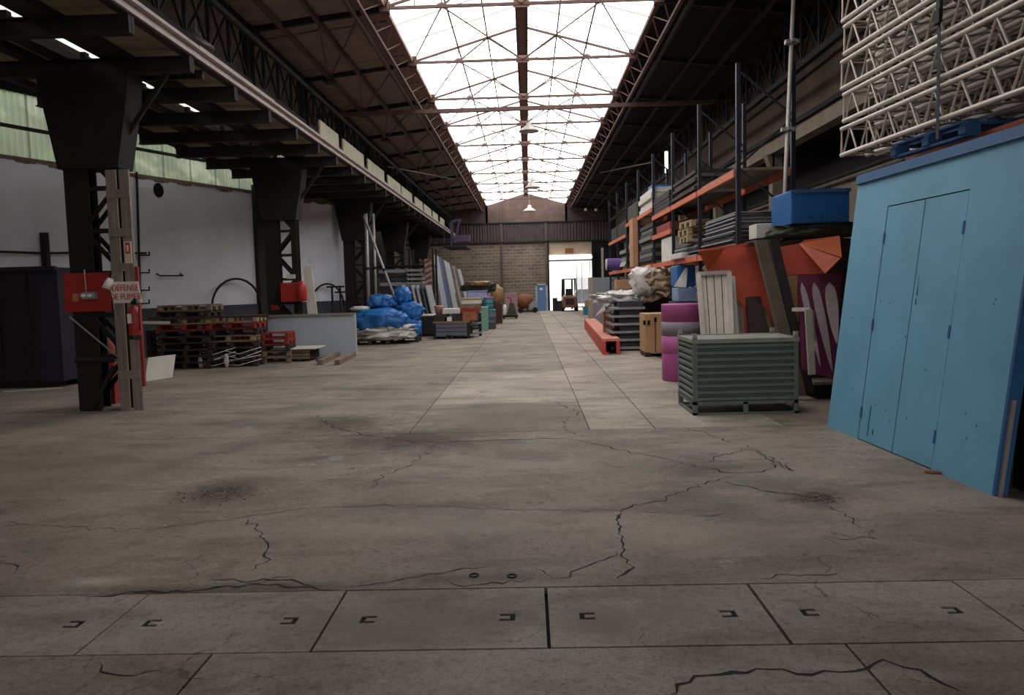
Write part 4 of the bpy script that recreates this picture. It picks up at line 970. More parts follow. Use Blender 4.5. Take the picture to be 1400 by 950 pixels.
# leaning panels, near and far
for k in range(6):
    x0 = 544 + k * 6.5; Y = 27.0 + k * .25; p = gp(x0 + 14, 440 + 0 * k); X_ = at(x0 + 18, 420, Y).x
    zt = at(x0, 390, Y).z; Xt = at(x0 + 4, 390, Y).x
    one('leaning_board', MB().quad((X_, Y, .02), (X_ + .06, Y + 1.1, .02), (Xt + .06, Y + 1.1, zt), (Xt, Y, zt), .05), [greycab, plinthm, graypl][k % 3], f'{ORD[k]} grey leaning panel right of the small round blue bundle', 'panel', (X_, Y, 0), 'leaning panels by the blue bundles')
for k in range(9):
    x0 = 590 + k * 4.2; Y = 33 + k * 1.1; Xb = at(x0 + 17, 405, Y).x; Xt = at(x0, 350 + k * 2, Y).x; zt = at(x0, 348 + k * 2.5, Y).z
    nm, mm = [('grey', greycab), ('dark blue', M('deep_blue_board', '#24406e', .7)), ('dark', plinthm), ('pale', graypl), ('grey', greycab), ('dark', wood_dark), ('brown', wood_pal), ('dark', plinthm), ('pale', graypl)][k]
    one('tall_board', MB().quad((Xb, Y, .02), (Xb + .05, Y + 1.5, .02), (Xt + .05, Y + 1.5, zt), (Xt, Y, zt), .06), mm, f'{ORD[k]} tall leaning panel beyond the striped board, {nm}', 'panel', (Xb, Y, 0), 'tall panels beyond the rack')
# black cabinet with light top, table trolley stack
c = gp(590, 458); t = T('black_cabinet', 'black cabinet with a pale top between the bundles and the stacked tables', 'cabinet', tuple(c))
x0, x1 = at(578, 450, 27.3).x, at(596, 450, 27.3).x; zt = at(585, 432, 27.3).z
t.part('body', MB().box((x0, 27.3, .1), (x1, 28.2, zt)), black); t.part('cabinet_top', MB().box((x0 - .03, 27.27, zt), (x1 + .03, 28.2, zt + .05)), white_p); t.part('foot', MB().box((x0, 27.35, 0), (x1, 28.1, .1)), steel_dark)
g0 = gp(630, 463); Yt = g0.y
t = T('flight_case', 'long grey steel case at the bottom of the pile of goods, left of the aisle', 'case', tuple(g0))
x0, x1 = at(593, 455, Yt).x, at(642, 455, Yt).x; zt = at(620, 442, Yt).z
for k in range(3): t.part('panel_strip', MB().box((x0, Yt - .02, .12 + k * (zt - .12) / 3), (x1, Yt, .12 + (k + 1) * (zt - .12) / 3 - .03)), M('blue_grey_steel', '#5d6270', .6))
t.part('body', MB().box((x0 + .01, Yt, .1), (x1 - .01, Yt + 1.6, zt)), M('dark_grey_steel', '#3f424a', .6))
for x in (x0, x1 - .08): t.part('corner_post', MB().box((x, Yt - .03, 0), (x + .08, Yt + .05, zt + .02)), steel_dark)
t.part('skid', MB().box((x0 + .4, Yt, 0), (x0 + .55, Yt + 1.5, .12)).box((x1 - .7, Yt, 0), (x1 - .55, Yt + 1.5, .12)), black)
t.part('lid', MB().box((x0 - .02, Yt - .02, zt), (x1 + .02, Yt + 1.6, zt + .07)), wood_pal)
t = T('metal_frame_stack', 'open grey metal frames stacked right behind the long grey case', 'frame stack', (x1, Yt, 0))
x2 = at(657, 450, Yt + 1).x
for k in range(4): t.part('frame', MB().bar((x1 + .05, Yt + .3, .12 + k * .17), (x2, Yt + 1.4, .12 + k * .17), .05, .07).bar((x1 + .05, Yt + .3, .12 + k * .17), (x1 + .05, Yt + 1.5, .12 + k * .17), .05), [graypl, steel_dark][k % 2])
for k in range(2): t.part('post', MB().box((x2 - .08, Yt + 1.35 + k * .2, 0), (x2, Yt + 1.43 + k * .2, .8)), steel_dark)
def bx(name, x0, x1, yt, yb, Y, dep, m, lab, cat, bev=.01, group=None, lid=None, base=False):
    a, b = at(x0, yb, Y), at(x1, yt, Y); z0 = 0 if base else a.z
    t = T(name, lab, cat, (a.x, Y, z0), group)
    bevel(t.part('body', MB().box((a.x, Y, z0), (b.x, Y + dep, b.z)), m), bev)
    if lid: t.part('lid', MB().box((a.x - .02, Y - .02, b.z - .002), (b.x + .02, Y + dep + .02, b.z + .04)), lid)
    return t
zc = zt + .07
for k, (x0, x1, h0, h1, m, nm) in enumerate(((594, 612, 0, .22, wood_dark, 'dark wooden box lying on the long grey case'), (608, 618, .0, .14, signwhite, 'small white bowl shaped box on the long grey case'), (618, 633, .0, .25, wood_dark, 'brown wooden box in the middle of the long grey case'),
     (633, 652, .0, .3, rustyb, 'rusty orange crate on the right of the long grey case'), (606, 630, .25, .42, white_p, 'white shallow tray above the brown box'), (630, 657, .3, .42, redpal, 'dull red box in the pile left of the mint cabinet'), (630, 657, .42, .56, wood_pal, 'brown flat box in the pile left of the mint cabinet'), (632, 658, .56, .68, white_p, 'cream flat box near the top of the pile'), (631, 658, .68, .76, wood_light, 'pale wooden lid topping the pile left of the mint cabinet'))):
    X0, X1 = at(x0, 440, Yt + .2).x, at(x1, 440, Yt + .2).x
    bevel(one('small_crate', MB().box((X0, Yt + .1, zc + h0), (X1, Yt + .9, zc + h1)), m, nm, 'box', (X0, Yt, zc + h0), 'boxes piled on the long grey case'), .01)
one('flower_pot', MB().lathe([(.1, 0), (.15, .26), (.16, .3), (.14, .31)], (at(600, 430, Yt + .5).x, Yt + .5, zc + .22), 16), M('pink_clay', '#c08a82', .7), 'small pink pot standing on the dark wooden box', 'pot', (at(600, 430, Yt + .5).x, Yt + .5, zc + .22), smooth=True)
bx('mint_cabinet', 656, 666, 421, 451, 30.0, .9, teal, 'mint green upright cabinet at the aisle end of the pile', 'cabinet', base=True, lid=teal)
def cyl(name, px, py0, py1, Y, r, m, lab, cat, lidm=None, base=True):
    a = at(px, py1, Y); b = at(px, py0, Y); z0 = 0 if base else a.z; h = b.z - z0
    t = T(name, lab, cat, (a.x, Y, z0))
    t.part('body', MB().lathe([(r * .92, 0), (r, .03), (r, h * .35), (r * 1.03, h * .36), (r, h * .38), (r, h * .66), (r * 1.03, h * .67), (r, h * .69), (r, h - .03), (r * .96, h)], (a.x, Y, z0), 24), m, smooth=True)
    t.part('lid', MB().lathe([(r * 1.04, 0), (r * 1.04, .05), (r * .9, .06)], (a.x, Y, z0 + h), 24), lidm or m)
    return t
cyl('barrel', 669, 425, 449, 31.5, .28, M('grey_barrel', '#5b6268', .6), 'grey barrel with a blue green upper half behind the mint cabinet', 'barrel', tealb)
cyl('small_barrel', 668, 408, 424.6, 31.5, .2, tealb, 'blue green tub with a magenta lid on the grey barrel', 'tub', pink, base=False)
bx('lilac_crate', 638, 666, 398, 411, 33.5, 1.2, lilac, 'lilac covered box seat at the back of the left pile', 'box seat', .06, lid=lilac)
bx('pink_crate', 667, 683, 396, 409, 36.5, 1.2, pinkl, 'pale pink covered box next to the lilac one', 'box seat', .06, lid=pinkl)
bx('dark_bench', 638, 666, 411.3, 440, 33.5, 1.2, plinthm, 'dark bench under the lilac box seat', 'bench', base=True)
bx('dark_bench', 667, 683, 409.3, 440, 36.5, 1.2, plinthm, 'dark bench under the pale pink box', 'bench', base=True)
c = at(655, 393, 34.1); one('bag_heap', MB().blob(c, (.75, .4, .26), .4, 2.4, 3, 5), olive, 'dark heap of bags with ochre cloth on the lilac box', 'bags', tuple(c), smooth=True)
c = at(655, 388, 33.9); one('ochre_cloth', MB().blob(c, (.5, .4, .12), .4, 3, 3, 9), yellow, 'ochre and cream cloth thrown over the dark bags', 'cloth', tuple(c), smooth=True)
c = at(680, 407, 36.4); c.z = at(680, 415, 36).z + .4; one('ochre_sack', MB().blob(c, (.3, .28, .42), .25, 2, 3, 15), yellow, 'ochre sack standing on the dark maroon chest', 'sack', tuple(c), smooth=True)
bx('dark_chest', 673, 686, 415, 438, 36, .8, M('dark_maroon', '#4a2526', .7), 'dark maroon chest with an ochre sack on top', 'chest', base=True)
# floor cleaning trolley in the aisle
t0 = gp(698, 436); Yk = t0.y
t = T('cleaning_machine', 'dark pedestrian floor machine with a white cylinder in the middle of the aisle', 'floor machine', tuple(t0))
X_ = t0.x
t.part('chassis', MB().box((X_ - .42, Yk, .08), (X_ + .4, Yk + .8, .2)), steel_dark)
t.part('body', MB().add([(X_ - .2, Yk, .2), (X_ + .34, Yk, .2), (X_ + .34, Yk + .7, .2), (X_ - .2, Yk + .7, .2), (X_ - .02, Yk + .1, .85), (X_ + .16, Yk + .1, .85), (X_ + .2, Yk + .5, .85), (X_ - .05, Yk + .5, .85)], [(0, 3, 2, 1), (4, 5, 6, 7), (0, 1, 5, 4), (1, 2, 6, 5), (2, 3, 7, 6), (3, 0, 4, 7)]), olive)
t.part('white_cylinder', MB().lathe([(.08, .2), (.1, .24), (.1, .7), (.05, .78)], (X_ - .3, Yk + .2, 0), 14), signwhite, smooth=True)
t.part('handle', MB().tube([(X_ + .05, Yk + .4, .85), (X_ + .02, Yk + .1, 1.1), (X_ - .15, Yk, 1.15)], .025, 8), black)
for dx_ in (-.35, .3):
    t.part('wheel', MB().tube([(X_ + dx_ - .04, Yk + .1, .09), (X_ + dx_ + .04, Yk + .1, .09)], .09, 14), rubber)
bx('pink_cabinet', 691, 707, 401, 417, 48, 1, M('dusty_pink_board', '#a07a80', .7), 'dusty pink board stack standing before the end wall', 'board stack', base=True)
# rusty machine by the end wall
t0 = gp(721, 424); Yk = t0.y if t0.y < 53 else 51.5; Yk = 50.5; X_ = at(721, 420, Yk).x
t = T('cement_mixer', 'rusty orange drum mixer standing by the blue door', 'mixer', (X_, Yk, 0))
dr = MB().tube([(X_ - .6, Yk + .1, .75), (X_ - .4, Yk, .75), (X_ - .05, Yk, .8), (X_ + .35, Yk - .05, .95)], [.32, .5, .5, .26], 20); t.part('drum', dr, M('brown_rust_drum', '#7d5038', .75, 0, .4, 5), smooth=True)
t.part('frame', MB().bar((X_ - .5, Yk, .1), (X_ + .6, Yk, .1), .1).bar((X_, Yk, .1), (X_, Yk, .9), .1).bar((X_ - .5, Yk - .3, .08), (X_ - .5, Yk + .3, .08), .08), steel_dark)
t.part('motor_cover', MB().box((X_ + .1, Yk - .3, .25), (X_ + .65, Yk + .2, .75)), graypl)
for dx_ in (-.45, .5): t.part('wheel', MB().tube([(X_ + dx_, Yk - .38, .18), (X_ + dx_, Yk - .28, .18)], .18, 16), rubber)
# black bins at the door
for i, (a, b, yt, lab) in enumerate(((756, 762, 408, 'black waste bin at the left side of the bright doorway'), (761, 768, 412, 'shorter black bin beside the tall one in the doorway'))):
    t = bx('waste_bin', a, b, yt, 424, 52.5 - i * .4, .5, black, lab, 'bin', .03, 'black bins in the doorway', black, base=True)
# purple frame at the far end of the canopy
c = at(625, 320, 46); t = T('lilac_gantry', 'lilac steel frame standing on the platform at the far end of the canopy', 'frame', tuple(c))
pm_ = M('lilac_steel', '#5c5068', .6)
t.part('diagonal', MB().bar(at(614, 302, 46), at(622, 332, 46), .12), pm_); t.part('top_bar', MB().bar(at(612, 304, 46), at(630, 300, 46), .12), pm_); t.part('post', MB().bar(at(618, 303, 46), at(617, 336, 46), .1), pm_); t.part('post', MB().bar(at(629, 300, 46), at(621, 330, 46), .1), pm_)
t.part('panel', MB().box(at(623, 330, 46), at(642, 321, 46) + Vector((0, .3, 0))), pm_)
zq = at(620, 337, 46).z
cn.part('end_platform', MB().box((-4.84, 44.6, zq - .1), (-3.5, 48.5, zq - .02)), steel_beam)
for yy in (44.7, 48.4): cn.part('platform_hanger', MB().bar((-4.8, yy, zq - .05), (-4.8, yy, 5.16), .05), steel_beam)
# ------------------------------------------------------------------ forklift
Yk = 51.0; X_ = at(779.5, 420, Yk).x
t = T('forklift', 'brown forklift truck seen from behind in the bright doorway', 'forklift', (X_, Yk, 0))
bevel(t.part('counterweight', MB().add([(X_ - .5, Yk, .25), (X_ + .5, Yk, .25), (X_ + .5, Yk + .9, .25), (X_ - .5, Yk + .9, .25), (X_ - .48, Yk, 1.0), (X_ + .48, Yk, 1.0), (X_ + .45, Yk + .9, 1.1), (X_ - .45, Yk + .9, 1.1)], [(0, 3, 2, 1), (4, 5, 6, 7), (0, 1, 5, 4), (1, 2, 6, 5), (2, 3, 7, 6), (3, 0, 4, 7)]), M('brown_truck_paint', '#7a5444', .5)), .08, 3)
t.part('grille', MB().box((X_ - .28, Yk - .03, .45), (X_ + .28, Yk + .01, .85)), black, [o for o in t.e.children if o.name.startswith('counterweight')][0])
t.part('body', MB().box((X_ - .5, Yk + .9, .3), (X_ + .5, Yk + 2.2, .75)), M('brown_truck_paint', '#7a5444', .5))
t.part('seat', MB().box((X_ - .25, Yk + .7, 1.05), (X_ + .25, Yk + 1.2, 1.2)).box((X_ - .25, Yk + .65, 1.15), (X_ + .25, Yk + .78, 1.5)), black)
for s in (-1, 1):
    t.part('guard_post', MB().bar((X_ + s * .46, Yk + .3, 1.0), (X_ + s * .42, Yk + .5, 2.1), .07), steel_dark); t.part('guard_post', MB().bar((X_ + s * .46, Yk + 2.1, .7), (X_ + s * .42, Yk + 1.8, 2.1), .07), steel_dark)
    t.part('mast_rail', MB().box((X_ + s * .28 - .06, Yk + 2.25, .1), (X_ + s * .28 + .06, Yk + 2.4, 2.15)), steel_dark)
    for dy, r in ((.35, .26), (1.9, .32)): t.part('wheel', MB().tube([(X_ + s * .38, Yk + dy, r), (X_ + s * .54, Yk + dy, r)], r, 18), rubber)
    t.part('fork', MB().box((X_ + s * .25 - .06, Yk + 2.4, .08), (X_ + s * .25 + .06, Yk + 3.0, .13)), steel_dark)
t.part('guard_roof', MB().box((X_ - .46, Yk + .4, 2.1), (X_ + .46, Yk + 1.9, 2.17)), steel_dark)
# car outside
X_ = at(802, 424, 60).x; t = T('parked_car', 'small grey parked car outside, right of the forklift', 'car', (X_, 60, 0))
t.part('body', MB().add([(X_ - .8, 60, .3), (X_ + .8, 60, .3), (X_ + .8, 64, .3), (X_ - .8, 64, .3), (X_ - .78, 60, .85), (X_ + .78, 60, .85), (X_ + .78, 64, .85), (X_ - .78, 64, .85)], [(0, 3, 2, 1), (4, 5, 6, 7), (0, 1, 5, 4), (1, 2, 6, 5), (2, 3, 7, 6), (3, 0, 4, 7)]), M('grey_car_paint', '#5c6470', .3))
t.part('cabin', MB().add([(X_ - .75, 60.3, .85), (X_ + .75, 60.3, .85), (X_ + .75, 63, .85), (X_ - .75, 63, .85), (X_ - .6, 60.8, 1.4), (X_ + .6, 60.8, 1.4), (X_ + .6, 62.3, 1.4), (X_ - .6, 62.3, 1.4)], [(0, 3, 2, 1), (4, 5, 6, 7), (0, 1, 5, 4), (1, 2, 6, 5), (2, 3, 7, 6), (3, 0, 4, 7)]), black)
for s in (-1, 1):
    for y in (60.7, 63.2): t.part('wheel', MB().tube([(X_ + s * .65, y, .3), (X_ + s * .82, y, .3)], .3, 14), rubber)
# outside building, keeps the doorway believable
ob = T('outside_building', 'pale building across the yard seen through the doorway', 'building', (4, 80, 0))
ob.part('wall', MB().box((-12, 84, 0), (22, 86, 6)), M('white_outside_render', '#e6e6e2', .8)); ob.part('roof', MB().box((-12.5, 83.6, 6), (22.5, 86.5, 6.3)), graypl)
ob.part('window', MB().box((5, 83.95, 1.2), (7, 84, 2.6)), graypl)

# ------------------------------------------------------------------ pallet racking on the right
RXf, RXb = 3.42, 4.3
RYs = [12.68 + 2.8 * k for k in range(8)]
rk = T('pallet_rack', 'long pallet rack with dark blue frames and orange beams along the right side', 'rack', (RXf, 22, 0))
HZ = 5.15
um = MB().box((0, 0, 0), (.065, .012, HZ)).box((0, .07, 0), (.012, .08, HZ)).box((0, 0, 0), (.012, .08, HZ)).mesh('upright'); um.materials.append(rackblue)
for k, y in enumerate(RYs):
    for x in (RXf, RXb): 
        rk.share('upright', um, (x, y, 0))
    z = .4; f = 1
    while z < HZ - .7:
        a, b = (RXf + .04, RXb + .04) if f > 0 else (RXb + .04, RXf + .04)
        rk.part('frame_brace', MB().bar((a, y + .05, z), (b, y + .05, z + .75), .03, .03), rackblue); z += .78; f = -f
    for x in (RXf, RXb): rk.part('foot_plate', MB().box((x - .04, y - .03, 0), (x + .12, y + .13, .01)), rackblue)
def beam(x, y0, y1, z): rk.part('rack_beam', MB().box((x - .03, y0 + .1, z - .11), (x + .02, y1, z)).box((x + .02, y0 + .1, z - .09), (x + .04, y1, z - .02)), orange)
lev = {0: (3.47,), 1: (3.47,), 2: (3.47,), 3: (3.72,), 4: (3.72,), 5: (3.4,), 6: (3.4,)}
for k in range(7):
    y0, y1 = RYs[k], RYs[k + 1]
    for z in lev[k]:
        for x in (RXf, RXb): beam(x, y0, y1, z)
    for x in (RXf, RXb): beam(x, y0, y1, 2.2)
    if k == 2:
        for x in (RXf, RXb): beam(x, y0, y1, 2.95)
# second rack nearer, behind the blue flat, carrying the aluminium trusses
rk2 = T('truss_rack', 'dark steel rack standing behind the blue flat and carrying the aluminium trusses', 'rack', (4.4, 7, 0))
for y in (3.0, 5.6, 8.3):
    for x in (4.0, 5.5): rk2.share('upright', um, (x, y, 0), None)
for o in rk2.e.children: o.scale = (1, 1, 2.9 / HZ)
for x in (4.0, 5.5): rk2.part('rack_beam', MB().box((x, 3.0, 2.75), (x + .06, 8.4, 2.9)), orange)
# silver scaffold pole with couplers
t = T('scaffold_pole', 'tall silver scaffold pole with couplers between the rack and the blue box', 'pole', (4.1, 12.45, 0))
p, q = at(1070, 330, 12.45), at(1085, 0, 12.45); q2 = p.lerp(q, 1.05); p0 = p.copy(); p0.z = 0.0
t.part('tube', MB().tube([p0, p, q2], .033, 10), galv, smooth=True)
for f in (.47, .83):
    c = p.lerp(q, f); t.part('coupler', MB().box(c + Vector((-.1, -.05, -.03)), c + Vector((.1, .05, .03))).box(c + Vector((-.03, -.12, -.02)), c + Vector((.03, .12, .02))), galv)
# things on the racks: world boxes
def rb_(name, y0, y1, z0, z1, m, lab, cat, x0=RXf + .02, x1=RXb + .1, bev=.01, group=None, layers=0, alt=None):
    t = T(name, lab, cat, (x0, y0, z0), group)
    if layers:
        h = (z1 - z0) / layers
        for k in range(layers):
            dx_ = random.uniform(-.04, .04); dy = random.uniform(-.05, .05)
            t.part('board', MB().box((x0 + dx_, y0 + dy, z0 + k * h), (x1 + dx_, y1 + dy, z0 + (k + 1) * h - .012)), m if k % 2 == 0 or not alt else alt)
    else: bevel(t.part('body', MB().box((x0, y0, z0), (x1, y1, z1)), m), bev)
    return t
rb_('panel_stack', 12.9, 15.0, 2.53, 2.82, graypl, 'upper grey layered panel stack in the nearest rack bay beside the silver pole', 'panels', layers=9, alt=greycab)
rb_('panel_stack', 12.9, 15.2, 2.2, 2.52, graypl, 'lower grey layered panel stack resting on the beams of the nearest rack bay', 'panels', layers=9, alt=plinthm)
rb_('panel_stack', 15.7, 18.1, 2.2, 2.48, greycab, 'low grey panel stack under the pale wooden crates', 'panels', layers=6, alt=plinthm)
for i, (y, z, lab) in enumerate(((16.4, 2.5, 'lower pale wooden pallet on the grey panels in the third rack bay'), (16.5, 2.65, 'middle pale wooden pallet in the third rack bay'), (16.3, 2.8, 'upper pale wooden pallet in the third rack bay'))): pallet('light', 3.9, y, z, 1.57 * (0) + .05 * i, lab, 'pale pallets on the rack')
t = rb_('wrapped_block', 18.5, 19.9, 2.2, 2.78, whitecloth, 'white wrapped block on the rack beside the slatted crates', 'wrapped goods')
rb_('white_box', 17.9 - 1.2, 18.0, 2.2, 2.32, white_p, 'flat white box at the shelf edge below the grey panels', 'box', x0=RXf - .1, x1=RXf + .1)
rb_('slatted_stack', 21.3, 23.6, 2.2, 3.35, M('grey_slats', '#767366', .8), 'tall stack of grey slatted trays on the middle rack bay', 'tray stack', layers=10, alt=plinthm)
rb_('tall_carton', 24.0, 24.8, 2.2, 3.7, cardboard, 'tall upright brown carton on the rack left of the slatted trays', 'carton', x0=RXf - .15, x1=RXf + .45)
t = rb_('wire_bundle', 26.8, 28.6, 2.2, 2.9, M('grey_wire', '#7c7f78', .7), 'tangled grey bundle of tubes behind the purple roll', 'bundle', layers=5, alt=steel_dark)
for k in range(6): t.part('tube', MB().tube([(RXf - .05, 26.9 + k * .25, 2.3), (RXf + .3, 27.2 + k * .25, 3.15)], .03, 6), galv)
c = Vector((RXf - .25, 29, 2.35)); t = T('purple_roll', 'purple covered roll lying at the far end of the rack', 'roll', tuple(c)); t.part('roll', MB().tube([(RXf - .5, 28.5, 2.42), (RXf + .8, 28.5, 2.42)], .22, 16), purple); t.part('end_cap', MB().tube([(RXf - .54, 28.5, 2.42), (RXf - .5, 28.5, 2.42)], .2, 16), white_p)
rb_('purple_box', 29.2, 31.5, 2.2, 2.6, purple, 'purple box behind the purple roll at the end of the rack', 'box')
rb_('wrapped_stack', 21.2, 23.6, 3.72, 4.3, white_p, 'white wrapped sheet stack on the upper rack level', 'wrapped goods', layers=4, alt=whitecloth)
rb_('olive_box', 24.2, 26.4, 3.72, 4.25, olive, 'dark olive covered crate left of the white stack, upper level', 'crate')
rb_('blue_drum', 22.5, 23.1, 4.3, 4.5, bluep, 'blue lid lying on the white wrapped stack', 'lid', x0=RXf + .2)
rb_('plank_stack', 15.8, 18.2, 3.47, 3.95, M('grey_timber_planks', '#5d574f', .8), 'grey plank stack on the upper level of the third rack bay', 'planks', layers=6, alt=wood_dark)
rb_('plank_stack', 18.6, 20.8, 3.47, 3.9, wood_dark, 'dark plank stack on the upper level of the fourth rack bay', 'planks', layers=5, alt=plinthm)
rb_('dark_crate', 12.9, 15.3, 3.47, 3.52, wood_pal, 'thin wooden deck board on the upper level of the second rack bay', 'board')
rb_('metal_crate', 26.8, 31.6, 3.4, 3.9, steel_dark, 'dark steel crates at the far end of the upper rack level', 'crate')
rb_('orange_block', 18.7, 20.6, 2.95, 3.15, redpal, 'dull red box on the small middle shelf', 'box')
# grey cabinet partition at rack end
x0 = at(812, 420, 33).x
t = T('grey_partition', 'tall grey board cabinet at the far end of the rack', 'cabinet', (x0, 33, 0)); zt = at(830, 379, 33).z
t.part('body', MB().box((x0, 33, 0), (x0 + 1.9, 35.5, zt)), greycab); t.part('end_board', MB().box((x0 - .03, 33.0, 0), (x0, 35.6, zt + .02)), M('brown_edge_board', '#8f8075', .8))
x0 = at(826, 400, 36).x
one('steel_mast', MB().box((at(823, 400, 36).x, 36, 0), (at(826, 400, 36).x, 36.1, 3.4)), galv, 'thin pale steel mast beside the grey cabinet', 'mast', (x0, 36, 0))
for i, (px, py, w, hh, m, lab) in enumerate(((800, 424, .35, .5, tealb, 'teal crate in the aisle beside the brown edge of the cabinet'), (802, 411, .3, .35, cardboard, 'small carton on the teal crate near the doorway'), (808, 437, .3, .6, teal, 'blue green can standing before the grey cabinet'))):
    Y = [44, 44, 38][i]; c = at(px, py, Y); z0 = 0 if i != 1 else .5; bevel(one('small_box', MB().box((c.x - .1, Y, z0), (c.x + w + .05, Y + .4, z0 + hh)), m, lab, 'box', (c.x, Y, z0)), .02)
# goods on the floor under and before the rack
g0 = gp(835, 485); 
t = T('red_channel', 'long red steel channel beam lying on the floor along the aisle', 'steel beam', tuple(g0))
a, b = gp(824, 485), gp(847, 484); fa = gp(799, 449); L2 = fa.y
w = b.x - a.x; hh = at(835, 463, a.y).z; dxx = fa.x - a.x
def sheared(mbx, x0, x1, z0, z1):
    return mbx.add([(x0, a.y, z0), (x1, a.y, z0), (x1 + dxx, L2, z0), (x0 + dxx, L2, z0), (x0, a.y, z1), (x1, a.y, z1), (x1 + dxx, L2, z1), (x0 + dxx, L2, z1)], [(0, 3, 2, 1), (4, 5, 6, 7), (0, 1, 5, 4), (1, 2, 6, 5), (2, 3, 7, 6), (3, 0, 4, 7)])
red_ch = M('red_oxide_steel', '#c4483c', .6, 0, .2, 3)
t.part('top_flange', sheared(MB(), a.x, a.x + w, hh - .06, hh), M('pale_red_top', '#c47a66', .7, 0, .2, 3)); t.part('side_web', sheared(MB(), a.x, a.x + .08, 0, hh - .06), red_ch); t.part('side_web', sheared(MB(), a.x + w - .08, a.x + w, 0, hh - .06), red_ch)  # top flange is a paler red than the webs
t.part('lip', sheared(MB(), a.x + .08, a.x + .15, 0, .05), red_ch)
# stacked plates trolley
Yp = 19.3; t = T('plate_trolley', 'stack of grey steel plates on spacers beside the red channel beam', 'plate stack', (at(860, 480, Yp).x, Yp, 0))
x0, x1 = at(847, 470, Yp).x, at(882, 470, Yp).x
ztop = at(860, 412, Yp).z; n = 6
for k in range(n):
    z = .05 + k * (ztop - .05) / n
    t.part('plate', MB().box((x0 - .22, Yp - .06, z), (x1, Yp + 1.3, z + .055)), graypl); t.part('spacer_box', MB().box((x0, Yp, z + .055), (x1 - .04, Yp + 1.2, z + (ztop - .05) / n)), plinthm)
t.part('foot', MB().box((x0, Yp, 0), (x1 - .1, Yp + 1.2, .05)), black)
# white plastic sheets over goods
c = at(850, 404, 20.6)
one('white_sheeting', MB().blob((c.x, 20.4, ztop + .08), (.75, .6, .16), .35, 2.5, 4, 21), wrap, 'crumpled white plastic sheeting on top of the plate stack', 'plastic sheet', (c.x, 20.4, ztop), smooth=True)
mb = MB(); n1, n2 = 16, 12; tl_, tr_, bl_, br_ = at(838, 398, 21.5), at(866, 396, 21.2), at(814, 432, 21.5), at(842, 428, 20.8)
for i in range(n1 + 1):
    for j in range(n2 + 1):
        u, v = i / n1, j / n2; p = tl_.lerp(tr_, u).lerp(bl_.lerp(br_, u), v); nn_ = .14 * noise.noise(Vector((u * 5, v * 2, 4))); mb.v.append(p + Vector((nn_, -.25 * math.sin(v * 3) + nn_, nn_ * .4)))
for i in range(n1):
    for j in range(n2): k = i * (n2 + 1) + j; mb.f.append((k, k + 1, k + n2 + 2, k + n2 + 1))
o = one('hanging_sheeting', mb, wrap, 'white plastic sheet sloping down to the floor left of the plate stack', 'plastic sheet', tuple(bl_), smooth=True); sd = o.modifiers.new('thick', 'SOLIDIFY'); sd.thickness = .02
mb = MB(); 
t = T('wrapped_furniture', 'brown furniture in clear plastic wrap piled under the rack beam', 'wrapped goods', tuple(at(895, 408, 20)))
t.part('plastic_wrap', MB().blob(at(896, 388, 20.3), (.62, .6, .42), .35, 2, 4, 31, .85), M('tan_wrapped', '#a58d76', .35, 0, .35, 3, .5, 9)); 
t.part('wrap_fold', MB().blob(at(880, 385, 20.0), (.3, .3, .42), .4, 2.5, 3, 37), wrap, smooth=True)
bx('support_box', 868, 925, 404, 440, 20.6, 1.0, wood_dark, 'dark crate under the clear wrapped furniture', 'crate', base=True)
bx('small_carton', 843, 862, 382, 396, 23.5, .6, cardboard, 'small brown carton on the goods behind the white sheeting', 'carton')
bx('goods_crate', 838, 866, 396, 445, 23.4, .9, greycab, 'grey crate hidden behind the white sheeting', 'crate', base=True)
bx('brown_board', 825, 838, 426, 459, 21.0, .15, cardboard, 'brown board standing left of the plate stack', 'board', base=True)
a, b = gp(879, 486), gp(890, 488)
t = T('wooden_crate', 'light brown plywood crate with dark feet between the plate stack and the pink drum', 'crate', tuple(b))
zt = at(890, 429, b.y).z; x0, x1 = a.x, at(907, 470, b.y).x + .25
ply = M('light_plywood', '#b38a66', .75, 0, .12, 3)
for k, (xa, xb) in enumerate(((x0, x0 + .22), (x0 + .24, x1))):
    bevel(t.part('side_panel', MB().box((xa, b.y - .02 * k, .1), (xb, b.y + .9, zt)), ply), .008)
for x in (x0, x1 - .15): t.part('foot', MB().box((x, b.y, 0), (x + .12, b.y + .8, .1)), wood_dark)
for px, py in ((881, 441), (887, 441), (896, 437)): c = at(px, py, b.y - .03); t.part('hand_hole', MB().box(c + Vector((-.03, -.01, -.05)), c + Vector((.03, .0, .05))), hole)
# blue wrapped goods
t = bx('blue_wrapped_boxes', 926, 951, 362, 392, 17.2, .8, bluep, 'blue boxes in clear film hanging over the pink drum', 'wrapped boxes', .03)
t.part('film_fold', MB().quad(at(921, 392, 17.0), at(938, 393, 17.0), at(940, 366, 17.1), at(937, 366, 17.1), .02), wrap)
bx('striped_drum', 928, 952, 393, 412, 17.0, .8, M('blue_white_stack', '#7e93b5', .6, 0, .5, 2), 'pale blue boxes under the blue wrapped ones', 'boxes')
bx('blue_goods_base', 924, 954, 412, 440, 17.0, .9, plinthm, 'dark grey case beneath the pale blue boxes', 'case', base=True)
